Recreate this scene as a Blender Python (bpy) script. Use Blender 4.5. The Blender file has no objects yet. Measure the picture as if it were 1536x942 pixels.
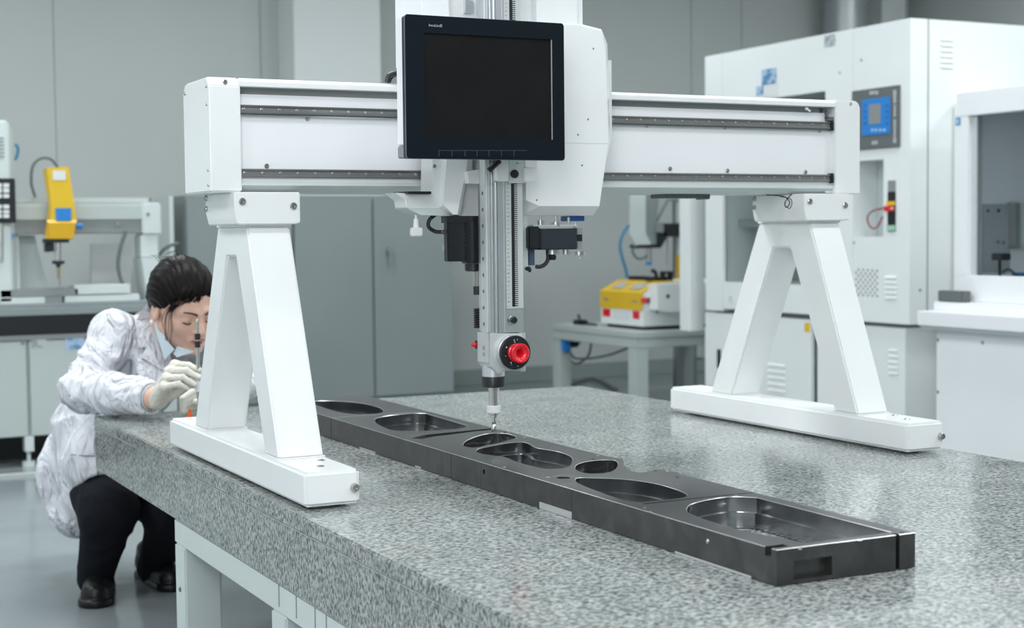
import bpy, bmesh, math, random
import numpy as np
from mathutils import Vector, Matrix, noise
from mathutils.geometry import tessellate_polygon
random.seed(7)
S = bpy.context.scene
COL = S.collection
PI = math.pi

# ------------------------------------------------------------------ camera
CAM_R = np.array([[0.89228836, 0.03274332, -0.45027699],
                  [-0.45135548, 0.04263843, -0.89132496],
                  [-0.00998584, 0.99855387, 0.05282465]])
CAM_C = np.array([-0.88128363, -4.34371414, 1.04960096])
CAM_F = 2303.45
cd = bpy.data.cameras.new('camera')
cam = bpy.data.objects.new('camera', cd)
COL.objects.link(cam)
M4 = Matrix.Identity(4)
for i in range(3):
    for j in range(3):
        M4[i][j] = CAM_R[i, j]
    M4[i][3] = CAM_C[i]
cam.matrix_world = M4
cd.sensor_fit = 'HORIZONTAL'; cd.sensor_width = 36.0
cd.lens = CAM_F / 1536 * 36
cd.clip_end = 60
cd.dof.use_dof = True; cd.dof.focus_distance = 2.95; cd.dof.aperture_fstop = 5.0
S.camera = cam

# ------------------------------------------------------------------ world, lights, exposure
w = bpy.data.worlds.new('world'); S.world = w; w.use_nodes = True
w.node_tree.nodes['Background'].inputs[0].default_value = (0.75, 0.85, 0.9, 1)
w.node_tree.nodes['Background'].inputs[1].default_value = 0.4
S.view_settings.view_transform = 'Standard'
S.view_settings.look = 'None'
S.view_settings.exposure = 0.15
S.view_settings.gamma = 1.0

def area(name, loc, target, sx, sy, power, col=(1, 1, 1)):
    l = bpy.data.lights.new(name, 'AREA'); l.shape = 'RECTANGLE'; l.size = sx; l.size_y = sy
    l.energy = power; l.color = col
    o = bpy.data.objects.new(name, l); COL.objects.link(o)
    o.location = loc
    d = Vector(target) - Vector(loc)
    o.rotation_euler = d.to_track_quat('-Z', 'Y').to_euler()
    return o
# unseen soft area lights: key high at left, added front fill left of camera
area('key_fill_light', (-0.55, -3.1, 2.0), (0.9, -1.3, 0.95), 0.8, 0.8, 8, (0.98, 0.985, 1.0))
area('key_fill_light', (-2.0, -5.2, 1.7), (0.8, -1.0, 0.9), 1.3, 1.3, 26, (0.98, 0.985, 1.0))
LAMP_POWER = 27

def ray(px, py):
    return CAM_R @ np.array([(px - 768) / CAM_F, -(py - 471) / CAM_F, -1.0])
def on(px, py, ax, val):            # point of the place on the plane axis = val seen at a pixel of the photograph
    d = ray(px, py); t = (val - CAM_C[ax]) / d[ax]
    return Vector(CAM_C + t * d)
def X(px, py, v): return on(px, py, 0, v)
def Y(px, py, v): return on(px, py, 1, v)
def Z(px, py, v): return on(px, py, 2, v)
def W(px, py, depth): return Vector(CAM_C + ray(px, py) * depth)

# ------------------------------------------------------------------ materials
def mat(name, col, rough=0.5, metal=0.0, bump=0.0, bscale=60.0, var=0.0, vscale=4.0, coat=0.0, spec=0.5, emit=0.0, aniso=0.0):
    m = bpy.data.materials.new(name); m.use_nodes = True
    nt = m.node_tree; n = nt.nodes; b = n['Principled BSDF']
    b.inputs['Base Color'].default_value = (*col, 1); b.inputs['Roughness'].default_value = rough
    b.inputs['Metallic'].default_value = metal; b.inputs['Coat Weight'].default_value = coat
    b.inputs['Specular IOR Level'].default_value = spec
    if emit:
        b.inputs['Emission Color'].default_value = (*col, 1); b.inputs['Emission Strength'].default_value = emit
    tc = n.new('ShaderNodeTexCoord')
    if var > 0:
        no = n.new('ShaderNodeTexNoise'); no.inputs['Scale'].default_value = vscale; no.inputs['Detail'].default_value = 6
        nt.links.new(tc.outputs['Object'], no.inputs['Vector'])
        mp = n.new('ShaderNodeMapRange'); mp.inputs[1].default_value = 0.3; mp.inputs[2].default_value = 0.7
        mp.inputs[3].default_value = 1 - var; mp.inputs[4].default_value = 1 + var * 0.4
        nt.links.new(no.outputs['Fac'], mp.inputs[0])
        mx = n.new('ShaderNodeVectorMath'); mx.operation = 'SCALE'
        mx.inputs[0].default_value = col
        nt.links.new(mp.outputs[0], mx.inputs['Scale'])
        nt.links.new(mx.outputs[0], b.inputs['Base Color'])
    if bump > 0:
        nb = n.new('ShaderNodeTexNoise'); nb.inputs['Scale'].default_value = bscale; nb.inputs['Detail'].default_value = 4
        nt.links.new(tc.outputs['Object'], nb.inputs['Vector'])
        bp = n.new('ShaderNodeBump'); bp.inputs['Strength'].default_value = bump; bp.inputs['Distance'].default_value = 0.002
        nt.links.new(nb.outputs['Fac'], bp.inputs['Height']); nt.links.new(bp.outputs[0], b.inputs['Normal'])
    return m

white = mat('white_paint', (0.85, 0.87, 0.875), 0.32, bump=0.05, bscale=90, var=0.025, vscale=7, coat=0.15)
white2 = mat('machine_white', (0.82, 0.855, 0.855), 0.42, var=0.03, vscale=3)
panelwhite = mat('panel_white', (0.84, 0.855, 0.875), 0.38, var=0.02)
greywhite = mat('frame_grey_white', (0.62, 0.68, 0.675), 0.4, var=0.04)
cabgrey = mat('cabinet_grey', (0.25, 0.29, 0.295), 0.45, var=0.05, vscale=2)
cablight = mat('cabinet_pale_grey', (0.47, 0.52, 0.51), 0.42, var=0.03, vscale=2)
wallm = mat('wall_paint', (0.51, 0.545, 0.535), 0.6, var=0.05, vscale=0.9)
pillarm = mat('pillar_paint', (0.70, 0.74, 0.735), 0.6, var=0.04, vscale=0.9)
jointm = mat('wall_joint', (0.30, 0.33, 0.33), 0.7)
basem = mat('skirting_grey', (0.26, 0.31, 0.305), 0.6)
ceilm = mat('ceiling_white', (0.75, 0.77, 0.77), 0.8)
black = mat('black_plastic', (0.012, 0.014, 0.017), 0.35, var=0.1)
blackm = mat('black_metal', (0.035, 0.038, 0.045), 0.28, metal=0.5, var=0.1, vscale=20)
rubber = mat('black_rubber', (0.012, 0.012, 0.014), 0.45)
bezel = mat('navy_black_bezel', (0.0045, 0.009, 0.014), 0.5, spec=0.12, var=0.1, vscale=15)
bezeledge = mat('bezel_edge_grey', (0.10, 0.12, 0.17), 0.35)
screenm = mat('dark_screen', (0.010, 0.0095, 0.0098), 0.5, spec=0.1, var=0.2, vscale=12)
steel = mat('brushed_steel', (0.60, 0.62, 0.62), 0.28, metal=1.0, var=0.06, vscale=30)
railm = mat('rail_steel', (0.25, 0.255, 0.255), 0.42, metal=0.7, var=0.08, vscale=14)
alum = mat('satin_aluminium', (0.70, 0.72, 0.74), 0.33, metal=0.9, var=0.04, vscale=15)
alumgrey = mat('grey_aluminium', (0.62, 0.65, 0.66), 0.42, metal=0.35, var=0.04, vscale=15)
chrome = mat('chrome', (0.62, 0.61, 0.59), 0.16, metal=1.0)
boltm = mat('zinc_bolt', (0.52, 0.50, 0.48), 0.25, metal=1.0)
holem = mat('dark_hole', (0.02, 0.02, 0.02), 0.7)
red = mat('red_anodised', (0.75, 0.008, 0.02), 0.25, coat=0.4)
yellow = mat('yellow_paint', (0.78, 0.50, 0.02), 0.4, var=0.04)
blue = mat('blue_plastic', (0.02, 0.22, 0.62), 0.4)
paleblue = mat('pale_blue', (0.35, 0.55, 0.75), 0.4)
navy = mat('navy_blue', (0.01, 0.07, 0.28), 0.35)
orange = mat('orange_plastic', (0.85, 0.16, 0.02), 0.4)
darkgrey = mat('dark_grey_panel', (0.125, 0.14, 0.145), 0.5)
midgrey = mat('mid_grey', (0.25, 0.27, 0.275), 0.5)
paper = mat('sticker_white', (0.72, 0.74, 0.76), 0.6)
cable = mat('grey_cable', (0.12, 0.14, 0.14), 0.5)
cableblue = mat('blue_hose', (0.05, 0.22, 0.38), 0.4)
letter = mat('pale_lettering', (0.42, 0.45, 0.47), 0.5)
rust = mat('rust_stain', (0.32, 0.22, 0.08), 0.8)

def ramp(nt, stops):
    r = nt.nodes.new('ShaderNodeValToRGB'); cr = r.color_ramp
    while len(cr.elements) < len(stops): cr.elements.new(0.5)
    for e, (p, c) in zip(cr.elements, stops):
        e.position = p; e.color = (*c, 1)
    return r

def granite_mat():
    m = bpy.data.materials.new('grey_granite'); m.use_nodes = True; nt = m.node_tree; n = nt.nodes; L = nt.links
    b = n['Principled BSDF']; tc = n.new('ShaderNodeTexCoord')
    mp = n.new('ShaderNodeMapping'); mp.inputs['Rotation'].default_value = (0.5, 0.35, 0.6); mp.inputs['Scale'].default_value = (1, 1.5, 1)
    L.new(tc.outputs['Object'], mp.inputs[0])
    n1 = n.new('ShaderNodeTexNoise'); n1.inputs['Scale'].default_value = 115; n1.inputs['Detail'].default_value = 3; n1.inputs['Roughness'].default_value = 0.6
    L.new(mp.outputs[0], n1.inputs['Vector'])
    r1 = ramp(nt, [(0.37, (0.075, 0.085, 0.085)), (0.44, (0.18, 0.20, 0.195)), (0.51, (0.33, 0.352, 0.345)), (0.64, (0.49, 0.515, 0.505))])
    L.new(n1.outputs['Fac'], r1.inputs[0])
    n2 = n.new('ShaderNodeTexNoise'); n2.inputs['Scale'].default_value = 9; n2.inputs['Detail'].default_value = 5
    L.new(tc.outputs['Object'], n2.inputs['Vector'])
    r2 = ramp(nt, [(0.3, (0.82, 0.84, 0.83)), (0.55, (1.0, 1.0, 1.0)), (0.75, (1.06, 1.0, 0.97))])
    L.new(n2.outputs['Fac'], r2.inputs[0])
    mx = n.new('ShaderNodeMix'); mx.data_type = 'RGBA'; mx.blend_type = 'MULTIPLY'; mx.inputs[0].default_value = 1
    L.new(r1.outputs[0], mx.inputs[6]); L.new(r2.outputs[0], mx.inputs[7])
    v = n.new('ShaderNodeTexVoronoi'); v.inputs['Scale'].default_value = 190
    L.new(mp.outputs[0], v.inputs['Vector'])
    r3 = ramp(nt, [(0.0, (0.30, 0.31, 0.31)), (0.16, (0.35, 0.36, 0.36)), (0.26, (1, 1, 1)), (1.0, (1, 1, 1))])
    L.new(v.outputs['Color'], r3.inputs[0])
    mx2 = n.new('ShaderNodeMix'); mx2.data_type = 'RGBA'; mx2.blend_type = 'MULTIPLY'; mx2.inputs[0].default_value = 0.55
    L.new(mx.outputs[2], mx2.inputs[6]); L.new(r3.outputs[0], mx2.inputs[7])
    L.new(mx2.outputs[2], b.inputs['Base Color'])
    b.inputs['Roughness'].default_value = 0.2
    r4 = n.new('ShaderNodeMapRange'); r4.inputs[3].default_value = 0.07; r4.inputs[4].default_value = 0.22
    L.new(n2.outputs['Fac'], r4.inputs[0]); L.new(r4.outputs[0], b.inputs['Roughness'])
    return m
granite = granite_mat()

def floor_mat():
    m = bpy.data.materials.new('grey_epoxy_floor'); m.use_nodes = True; nt = m.node_tree; n = nt.nodes; L = nt.links
    b = n['Principled BSDF']; tc = n.new('ShaderNodeTexCoord')
    n1 = n.new('ShaderNodeTexNoise'); n1.inputs['Scale'].default_value = 1.6; n1.inputs['Detail'].default_value = 7
    L.new(tc.outputs['Object'], n1.inputs['Vector'])
    r = ramp(nt, [(0.3, (0.19, 0.22, 0.23)), (0.7, (0.27, 0.305, 0.32))])
    L.new(n1.outputs['Fac'], r.inputs[0]); L.new(r.outputs[0], b.inputs['Base Color'])
    n2 = n.new('ShaderNodeTexNoise'); n2.inputs['Scale'].default_value = 7; n2.inputs['Detail'].default_value = 3
    L.new(tc.outputs['Object'], n2.inputs['Vector'])
    bp = n.new('ShaderNodeBump'); bp.inputs['Strength'].default_value = 0.12; bp.inputs['Distance'].default_value = 0.01
    L.new(n2.outputs['Fac'], bp.inputs['Height']); L.new(bp.outputs[0], b.inputs['Normal'])
    b.inputs['Roughness'].default_value = 0.16
    return m
floorm = floor_mat()

def darksteel():
    m = bpy.data.materials.new('machined_dark_steel'); m.use_nodes = True; nt = m.node_tree; n = nt.nodes; L = nt.links
    b = n['Principled BSDF']; tc = n.new('ShaderNodeTexCoord')
    n1 = n.new('ShaderNodeTexNoise'); n1.inputs['Scale'].default_value = 22; n1.inputs['Detail'].default_value = 6; n1.inputs['Distortion'].default_value = 0.6
    L.new(tc.outputs['Object'], n1.inputs['Vector'])
    r = ramp(nt, [(0.3, (0.085, 0.083, 0.085)), (0.55, (0.11, 0.11, 0.11)), (0.75, (0.145, 0.145, 0.143))])
    L.new(n1.outputs['Fac'], r.inputs[0]); L.new(r.outputs[0], b.inputs['Base Color'])
    rr = n.new('ShaderNodeMapRange'); rr.inputs[3].default_value = 0.26; rr.inputs[4].default_value = 0.42
    L.new(n1.outputs['Fac'], rr.inputs[0]); L.new(rr.outputs[0], b.inputs['Roughness'])
    b.inputs['Metallic'].default_value = 0.85
    return m
dsteel = darksteel()
edgem = mat('bright_edge_highlight', (0.62, 0.62, 0.62), 0.3, metal=0.9)  # bright steel that paints the highlight along the plate's chamfered rims
dshiny = mat('polished_pocket_steel', (0.46, 0.465, 0.48), 0.18, metal=1.0, var=0.35, vscale=14)

def print_mat(name, c0, c1, scale):
    m = bpy.data.materials.new(name); m.use_nodes = True; nt = m.node_tree; n = nt.nodes; L = nt.links
    b = n['Principled BSDF']; tc = n.new('ShaderNodeTexCoord')
    v = n.new('ShaderNodeTexVoronoi'); v.inputs['Scale'].default_value = scale; v.distance = 'CHEBYCHEV'
    L.new(tc.outputs['Object'], v.inputs['Vector'])
    r = ramp(nt, [(0.35, c0), (0.5, c1)]); L.new(v.outputs['Color'], r.inputs[0]); L.new(r.outputs[0], b.inputs['Base Color'])
    b.inputs['Roughness'].default_value = 0.5
    return m
blueprint = print_mat('blue_printed_label', (0.10, 0.25, 0.45), (0.38, 0.52, 0.70), 45)
greyprint = print_mat('grey_printed_label', (0.30, 0.34, 0.36), (0.48, 0.52, 0.54), 45)

# ------------------------------------------------------------------ mesh helpers
class MB:
    def __init__(s): s.bm = bmesh.new()
    def box(s, x0, x1, y0, y1, z0, z1, bev=0.0, seg=2):
        vs = [s.bm.verts.new((x, y, z)) for z in (z0, z1) for y in (y0, y1) for x in (x0, x1)]
        fs = [s.bm.faces.new([vs[i] for i in f]) for f in ((0, 2, 3, 1), (4, 5, 7, 6), (0, 1, 5, 4), (2, 6, 7, 3), (0, 4, 6, 2), (1, 3, 7, 5))]
        if bev > 0:
            es = list({e for f in fs for e in f.edges})
            bmesh.ops.bevel(s.bm, geom=es, offset=bev, segments=seg, affect='EDGES', clamp_overlap=True)
        return s
    def prism(s, pts, ax, a0, a1, holes=(), bev=0.0):
        """pts: 2-D outline in the two remaining axes (in xyz order), extruded along axis ax"""
        loops = [list(pts)] + [list(h) for h in holes]
        def P(p, a):
            c = [0, 0, 0]; o = [i for i in range(3) if i != ax]
            c[ax] = a; c[o[0]] = p[0]; c[o[1]] = p[1]; return c
        tess = tessellate_polygon([[Vector((p[0], p[1], 0)) for p in l] for l in loops])
        flat = [p for l in loops for p in l]
        lo = [s.bm.verts.new(P(p, a0)) for p in flat]; hi = [s.bm.verts.new(P(p, a1)) for p in flat]
        new = []
        if holes:
            for t in tess:
                for vs in (lo, hi):
                    try: new.append(s.bm.faces.new([vs[i] for i in t]))
                    except ValueError: pass
        else:
            new.append(s.bm.faces.new(lo)); new.append(s.bm.faces.new(hi))
        k = 0
        for l in loops:
            n = len(l)
            for i in range(n):
                j = (i + 1) % n
                new.append(s.bm.faces.new([lo[k + i], lo[k + j], hi[k + j], hi[k + i]]))
            k += n
        bmesh.ops.recalc_face_normals(s.bm, faces=new)
        if bev > 0 and not holes:
            es = list({e for f in new for e in f.edges})
            bmesh.ops.bevel(s.bm, geom=es, offset=bev, segments=2, affect='EDGES', clamp_overlap=True)
        return s
    def cyl(s, p0, p1, r0, r1=None, n=20, caps=True):
        p0 = Vector(p0); p1 = Vector(p1); r1 = r0 if r1 is None else r1
        d = (p1 - p0).normalized(); a = d.orthogonal().normalized(); b = d.cross(a)
        A = []; B = []
        for i in range(n):
            t = 2 * PI * i / n; v = a * math.cos(t) + b * math.sin(t)
            A.append(s.bm.verts.new(p0 + v * r0)); B.append(s.bm.verts.new(p1 + v * r1))
        for i in range(n):
            j = (i + 1) % n; s.bm.faces.new([A[i], A[j], B[j], B[i]])
        if caps:
            s.bm.faces.new(A[::-1]); s.bm.faces.new(B)
        return s
    def lathe(s, p0, d, prof, n=24):
        """profile [(distance along d, radius)...]"""
        p0 = Vector(p0); d = Vector(d).normalized(); a = d.orthogonal().normalized(); b = d.cross(a)
        rings = []
        for h, r in prof:
            rings.append([s.bm.verts.new(p0 + d * h + (a * math.cos(2 * PI * i / n) + b * math.sin(2 * PI * i / n)) * max(r, 1e-5)) for i in range(n)])
        for A, B in zip(rings, rings[1:]):
            for i in range(n):
                j = (i + 1) % n; s.bm.faces.new([A[i], A[j], B[j], B[i]])
        s.bm.faces.new(rings[0][::-1]); s.bm.faces.new(rings[-1])
        return s
    def tube(s, pts, r, n=8, sub=6, rend=None):
        P = [Vector(p) for p in pts]
        if len(P) > 2 and sub > 1:
            Q = []
            E = [P[0] * 2 - P[1]] + P + [P[-1] * 2 - P[-2]]
            for i in range(1, len(E) - 2):
                for k in range(sub):
                    t = k / sub; a, b, c, d = E[i - 1:i + 3]
                    Q.append(0.5 * ((2 * b) + (c - a) * t + (2 * a - 5 * b + 4 * c - d) * t * t + (3 * b - a - 3 * c + d) * t ** 3))
            Q.append(P[-1]); P = Q
        rings = []; up = None
        for i, p in enumerate(P):
            d = (P[min(i + 1, len(P) - 1)] - P[max(i - 1, 0)]).normalized()
            if up is None: up = d.orthogonal().normalized()
            up = (up - d * up.dot(d)).normalized(); b = d.cross(up)
            rr = r if rend is None else r + (rend - r) * i / (len(P) - 1)
            rings.append([s.bm.verts.new(p + (up * math.cos(2 * PI * k / n) + b * math.sin(2 * PI * k / n)) * rr) for k in range(n)])
        for A, B in zip(rings, rings[1:]):
            for i in range(n):
                j = (i + 1) % n; s.bm.faces.new([A[i], A[j], B[j], B[i]])
        s.bm.faces.new(rings[0][::-1]); s.bm.faces.new(rings[-1])
        return s
    def ell(s, c, r, rot=None, n=14):
        m = Matrix.Translation(c) @ (rot.to_4x4() if rot else Matrix.Identity(4)) @ Matrix.Diagonal((*r, 1))
        bmesh.ops.create_uvsphere(s.bm, u_segments=n * 2, v_segments=n, radius=1, matrix=m)
        return s

WM = {}
def link(name, me, material, parent=None, smooth=True, angle=38):
    o = bpy.data.objects.new(name, me); COL.objects.link(o)
    if material:
        for mm in (material if isinstance(material, (list, tuple)) else [material]): me.materials.append(mm)
    if smooth and len(me.polygons):
        me.polygons.foreach_set('use_smooth', [True] * len(me.polygons))
        if angle: me.set_sharp_from_angle(angle=math.radians(angle))
    if parent:
        o.parent = parent
    return o
def root_matrix(o):
    m = o.matrix_basis.copy(); p = o.parent
    while p: m = p.matrix_basis @ m; p = p.parent
    return m
def obj(name, mb, material, parent=None, smooth=True, label=None, angle=38):
    """mesh given in world coordinates; stored relative to its parent"""
    bm = mb.bm if isinstance(mb, MB) else mb
    if parent: bm.transform(root_matrix(parent).inverted())
    me = bpy.data.meshes.new(name); bm.normal_update(); bm.to_mesh(me); bm.free()
    o = link(name, me, material, parent, smooth, angle)
    if label: o['label'] = label
    return o
def single(name, mb, material, loc, label, cat, group=None, **k):
    """a thing that is one mesh, its origin put at loc"""
    bm = mb.bm; bm.transform(Matrix.Translation(-Vector(loc)))
    me = bpy.data.meshes.new(name); bm.normal_update(); bm.to_mesh(me); bm.free()
    o = link(name, me, material, None, **k); o.location = loc
    return tag(o, label, cat, group)
def tag(o, label, cat, group=None):
    o['label'] = label; o['category'] = cat
    if group: o['group'] = group
    return o
def thing(name, label, cat, loc=(0, 0, 0), group=None, rotz=0):
    o = bpy.data.objects.new(name, None); COL.objects.link(o); o.location = loc; o.rotation_euler.z = rotz
    o.empty_display_size = 0.05
    return tag(o, label, cat, group)
def struct(name, mb, m, **k):
    o = obj(name, mb, m, **k); o['kind'] = 'structure'; return o
def copy_tree(o, parent=None):
    c = o.copy(); COL.objects.link(c); c.parent = parent
    for ch in list(o.children):
        copy_tree(ch, c)
    return c
def text(name, body, size, origin, xdir, ydir, material, parent, depth=0.0004, label=None):
    cu = bpy.data.curves.new(name, 'FONT'); cu.body = body; cu.size = size; cu.extrude = depth; cu.resolution_u = 2
    t = bpy.data.objects.new(name, cu); COL.objects.link(t)
    dg = bpy.context.evaluated_depsgraph_get(); me = bpy.data.meshes.new_from_object(t.evaluated_get(dg))
    bpy.data.objects.remove(t)
    xd = Vector(xdir).normalized(); yd = Vector(ydir).normalized(); zd = xd.cross(yd)
    m = Matrix((xd, yd, zd)).transposed().to_4x4(); m.translation = origin
    bm = bmesh.new(); bm.from_mesh(me); bm.transform(m)
    return obj(name, bm, material, parent, smooth=False, label=label)
def bolt(parent, p, d, r=0.006, h=0.004, name='bolt', m=None):
    """button head with a socket"""
    b = MB(); d = Vector(d)
    b.lathe(p, d, [(0, r), (h * 0.5, r), (h, r * 0.75), (h, r * 0.42), (h * 0.4, r * 0.4)], n=12)
    return obj(name, b, m or boltm, parent)

# ================================================================== setting
RX0, RX1, RY0, RY1, RZ = -4.0, 7.5, -8.0, 5.22, 3.3
struct('floor', MB().box(RX0, RX1, RY0, RY1, -0.06, 0), floorm)
struct('ceiling', MB().box(RX0, RX1, RY0, RY1, RZ, RZ + 0.06), ceilm)
wb = struct('wall_back', MB().box(RX0, RX1, RY1 + 0.012, RY1 + 0.1, 0, RZ), wallm)
# sandwich panels of the back wall with recessed joints
edges = [RX0, Y(0, 300, RY1).x - 0.6, Y(84, 200, RY1).x, Y(393, 200, RY1).x, Y(573, 100, RY1).x + 0.35, Y(985, 60, RY1).x + 0.3, 5.9, RX1]
for a, b_ in zip(edges, edges[1:]):
    obj('wall_panel', MB().box(a + 0.003, b_ - 0.003, RY1, RY1 + 0.011, 0.0, RZ), wallm, wb)
struct('wall_left', MB().box(RX0 - 0.1, RX0, RY0, RY1, 0, RZ), pillarm)
struct('wall_right', MB().box(RX1, RX1 + 0.1, RY0, RY1, 0, RZ), wallm)
struct('wall_front', MB().box(RX0, RX1, RY0 - 0.1, RY0, 0, RZ), basem)  # dark colour stands in for a dim room behind the camera
struct('baseboard_back', MB().box(RX0, RX1, RY1 - 0.012, RY1, 0, 0.11, 0.003), basem)
# square pillar standing in front of the back wall
pyf = 4.9
px0 = Y(441, 60, pyf).x; px1 = Y(571, 60, pyf).x
struct('trim_1', MB().box(px0, px1, pyf, RY1, 0, RZ, 0.004), pillarm)
# ceiling lamps
def lamp(x, y, k=1.0):
    t = thing('ceiling_lamp', 'flat white ceiling light panel above the laboratory', 'lamp', (x, y, RZ), 'ceiling light panels')
    obj('frame', MB().box(x - 0.62, x + 0.62, y - 0.32, y + 0.32, RZ - 0.03, RZ, 0.004), panelwhite, t)
    obj('diffuser', MB().box(x - 0.59, x + 0.59, y - 0.29, y + 0.29, RZ - 0.034, RZ - 0.0301), lampm, t)
    l = area('panel_light', (x, y, RZ - 0.05), (x, y, 0), 1.15, 0.56, LAMP_POWER * k, (0.95, 0.985, 1.0))
lampm = mat('lit_diffuser', (0.9, 0.97, 1.0), 0.5, emit=2.0)
for lx in (-2.4, 0.4, 3.2, 6.0):
    for ly in (-5.6, -2.9, -0.2, 2.6):
        lamp(lx, ly, 0.45 if (lx == 0.4 and ly == -2.9) else 1.5 if lx < 1 and ly > -1 else (0.75 if ly > 0 else 1.1))

# ================================================================== granite table
T = 0.55; TW = 1.561; TH = 0.148; TY0 = -4.05
gt = thing('granite_table', 'large speckled grey granite surface plate on a pale steel frame', 'table', (TW / 2, TY0 / 2, 0))
slab = MB().box(0, TW, TY0, 0, T - 0.0295, T, 0.003)
obj('top_slab', slab, granite, gt)
obj('lower_slab', MB().box(0.0015, TW - 0.0015, TY0 + 0.0015, -0.0015, T - TH, T - 0.0305), granite, gt)
obj('joint_line', MB().box(0.0006, TW - 0.0006, TY0 + 0.0006, -0.0006, T - 0.0305, T - 0.0295), alumgrey, gt)
fz = T - TH; lw = 0.085
fr = MB()
fy1 = -0.852; fy0 = TY0 + 0.35
for x in (0.004, TW - 0.004 - lw):
    fr.box(x, x + lw, fy0, fy1, fz - 0.058, fz - 0.002, 0.003)
for y in (fy1 - lw, -2.1, fy0):
    fr.box(0.004 + lw, TW - 0.004 - lw, y, y + lw, fz - 0.058, fz - 0.002, 0.003)
obj('frame', fr, greywhite, gt)
for x in (0.004, TW - 0.004 - lw):
    for y in (fy1 - lw, -1.566 - lw, -2.35, -3.0, fy0):
        lg = obj('leg', MB().box(x, x + lw, y, y + lw, 0.03, fz - 0.058, 0.004), greywhite, gt)
        obj('foot_pad', MB().cyl((x + lw / 2, y + lw / 2, 0), (x + lw / 2, y + lw / 2, 0.03), 0.032), boltm, lg)
        if x < 0.1:
            bolt(lg, (x - 0.0, y + lw * 0.5, fz - 0.16), (-1, 0, 0), 0.006, 0.003, m=darkgrey)
for y in (-1.618, -1.717, -1.818, -1.875):
    obj('weld_seam', MB().box(0.0025, 0.0045, y, y + 0.002, fz - 0.045, fz - 0.004), midgrey, gt)

# ================================================================== A-frame stands
def stand(dx, dy):
    t = thing('bridge_stand', 'left white A-frame stand at the near left edge of the granite', 'stand', (0.08, -1.25, T))
    z0 = T + 0.006; zf = T + 0.0695
    f = MB().box(0.0235, 0.1305, -1.715, -0.748, z0, zf, 0.006)
    ft = obj('foot_beam', f, white, t)
    for y in (-1.66, -0.8):
        obj('levelling_pad', MB().cyl((0.077, y, T), (0.077, y, z0), 0.02), white, t)
    # weld line on the end face, bolt in the end
    bolt(ft, (0.119, -1.715, T + 0.036), (0, -1, 0), 0.0085, 0.009)
    for (x, y) in ((0.077, -1.652), (0.104, -1.58)):
        bolt(ft, (x, y, zf), (0, 0, 1), 0.0075, 0.002)
    xa, xb = 0.0355, 0.126; zt = 1.0695
    # A outline in (y,z): front leg, back leg, apex
    fl = [(-1.5335, zf), (-1.448, zf), (-1.2755, 1.006), (-1.2086, 1.006), (-1.025, zf), (-0.930, zf), (-1.149, zt), (-1.352, zt)]
    aa = MB().prism(fl, 0, xa, xb, bev=0.004)
    # welded seam beads around the leg feet
    obj('a_frame_legs', aa, white, t)
    for (y0, y1) in ((-1.5335, -1.448), (-1.025, -0.930)):
        obj('weld_bead', MB().prism([(xa - 0.003, y0 - 0.003), (xb + 0.003, y0 - 0.003), (xb + 0.003, y1 + 0.003), (xa - 0.003, y1 + 0.003)], 2, zf - 0.001, zf + 0.0028, bev=0.0014), white, t)
    obj('weld_bead', MB().box(xa - 0.002, xb + 0.002, -1.354, -1.147, zt - 0.003, zt + 0.002), white, t)
    # head block with cut corners
    bx0, bx1 = 0.006, 0.1425; by0, by1 = -1.372, -1.162
    pts = [(bx0 + 0.0, 1.136), (bx1, 1.136), (bx1, 1.0735), (bx1 - 0.014, 1.0712), (bx0 + 0.006, 1.0712), (bx0, 1.098)]
    hb = MB().prism(pts, 1, by0, by1, bev=0.002)
    h = obj('head_block', hb, white, t)
    for p in (0.022, 0.128):
        bolt(h, (p, by0, 1.117 if p < 0.1 else 1.108), (0, -1, 0), 0.0075, 0.004)
    for z in (1.128, 1.106):
        bolt(h, (bx0, -1.172, z), (-1, 0, 0), 0.0065, 0.005)
    return t
sl = stand(0, 0)
sr = copy_tree(sl)
sr.location = (1.472, -1.262, T); sr.rotation_euler.z = 0.0
sr['label'] = 'right white A-frame stand at the far right edge of the granite'

# ================================================================== bridge beam
YB = -1.334
bz0 = 1.136; bz1 = 1.365; ch = 0.018
bt = thing('bridge_beam', 'long white horizontal beam with two steel rails spanning the stands', 'beam', (0.78, -1.25, 1.136))
def capprof(y0, y1): return [(y0, bz0), (y1, bz0), (y1, bz1 - ch), (y1 - ch, bz1), (y0 + ch, bz1), (y0, bz1 - ch)]
bL, bR = -0.0352, 1.5925
# end covers
obj('end_cover', MB().prism(capprof(-1.352, -1.155), 0, bL, 0.0285, bev=0.003), white, bt)
obj('end_cover', MB().prism([(1.5165, bz0), (1.5925, bz0), (1.5925, 1.347), (1.588, 1.357), (1.578, 1.3635), (1.5165, 1.3635)], 1, -1.352, -1.155, bev=0.002), white, bt)
# top cover sheet
obj('top_cover', MB().prism([(-1.352, 1.3465), (-1.345, 1.3465), (-1.155, 1.3465), (-1.155, bz1 - 0.003), (-1.340, bz1 - 0.001), (-1.352, bz1 - 0.008)], 0, 0.0285, 1.5165, bev=0.001), white, bt)
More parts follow.
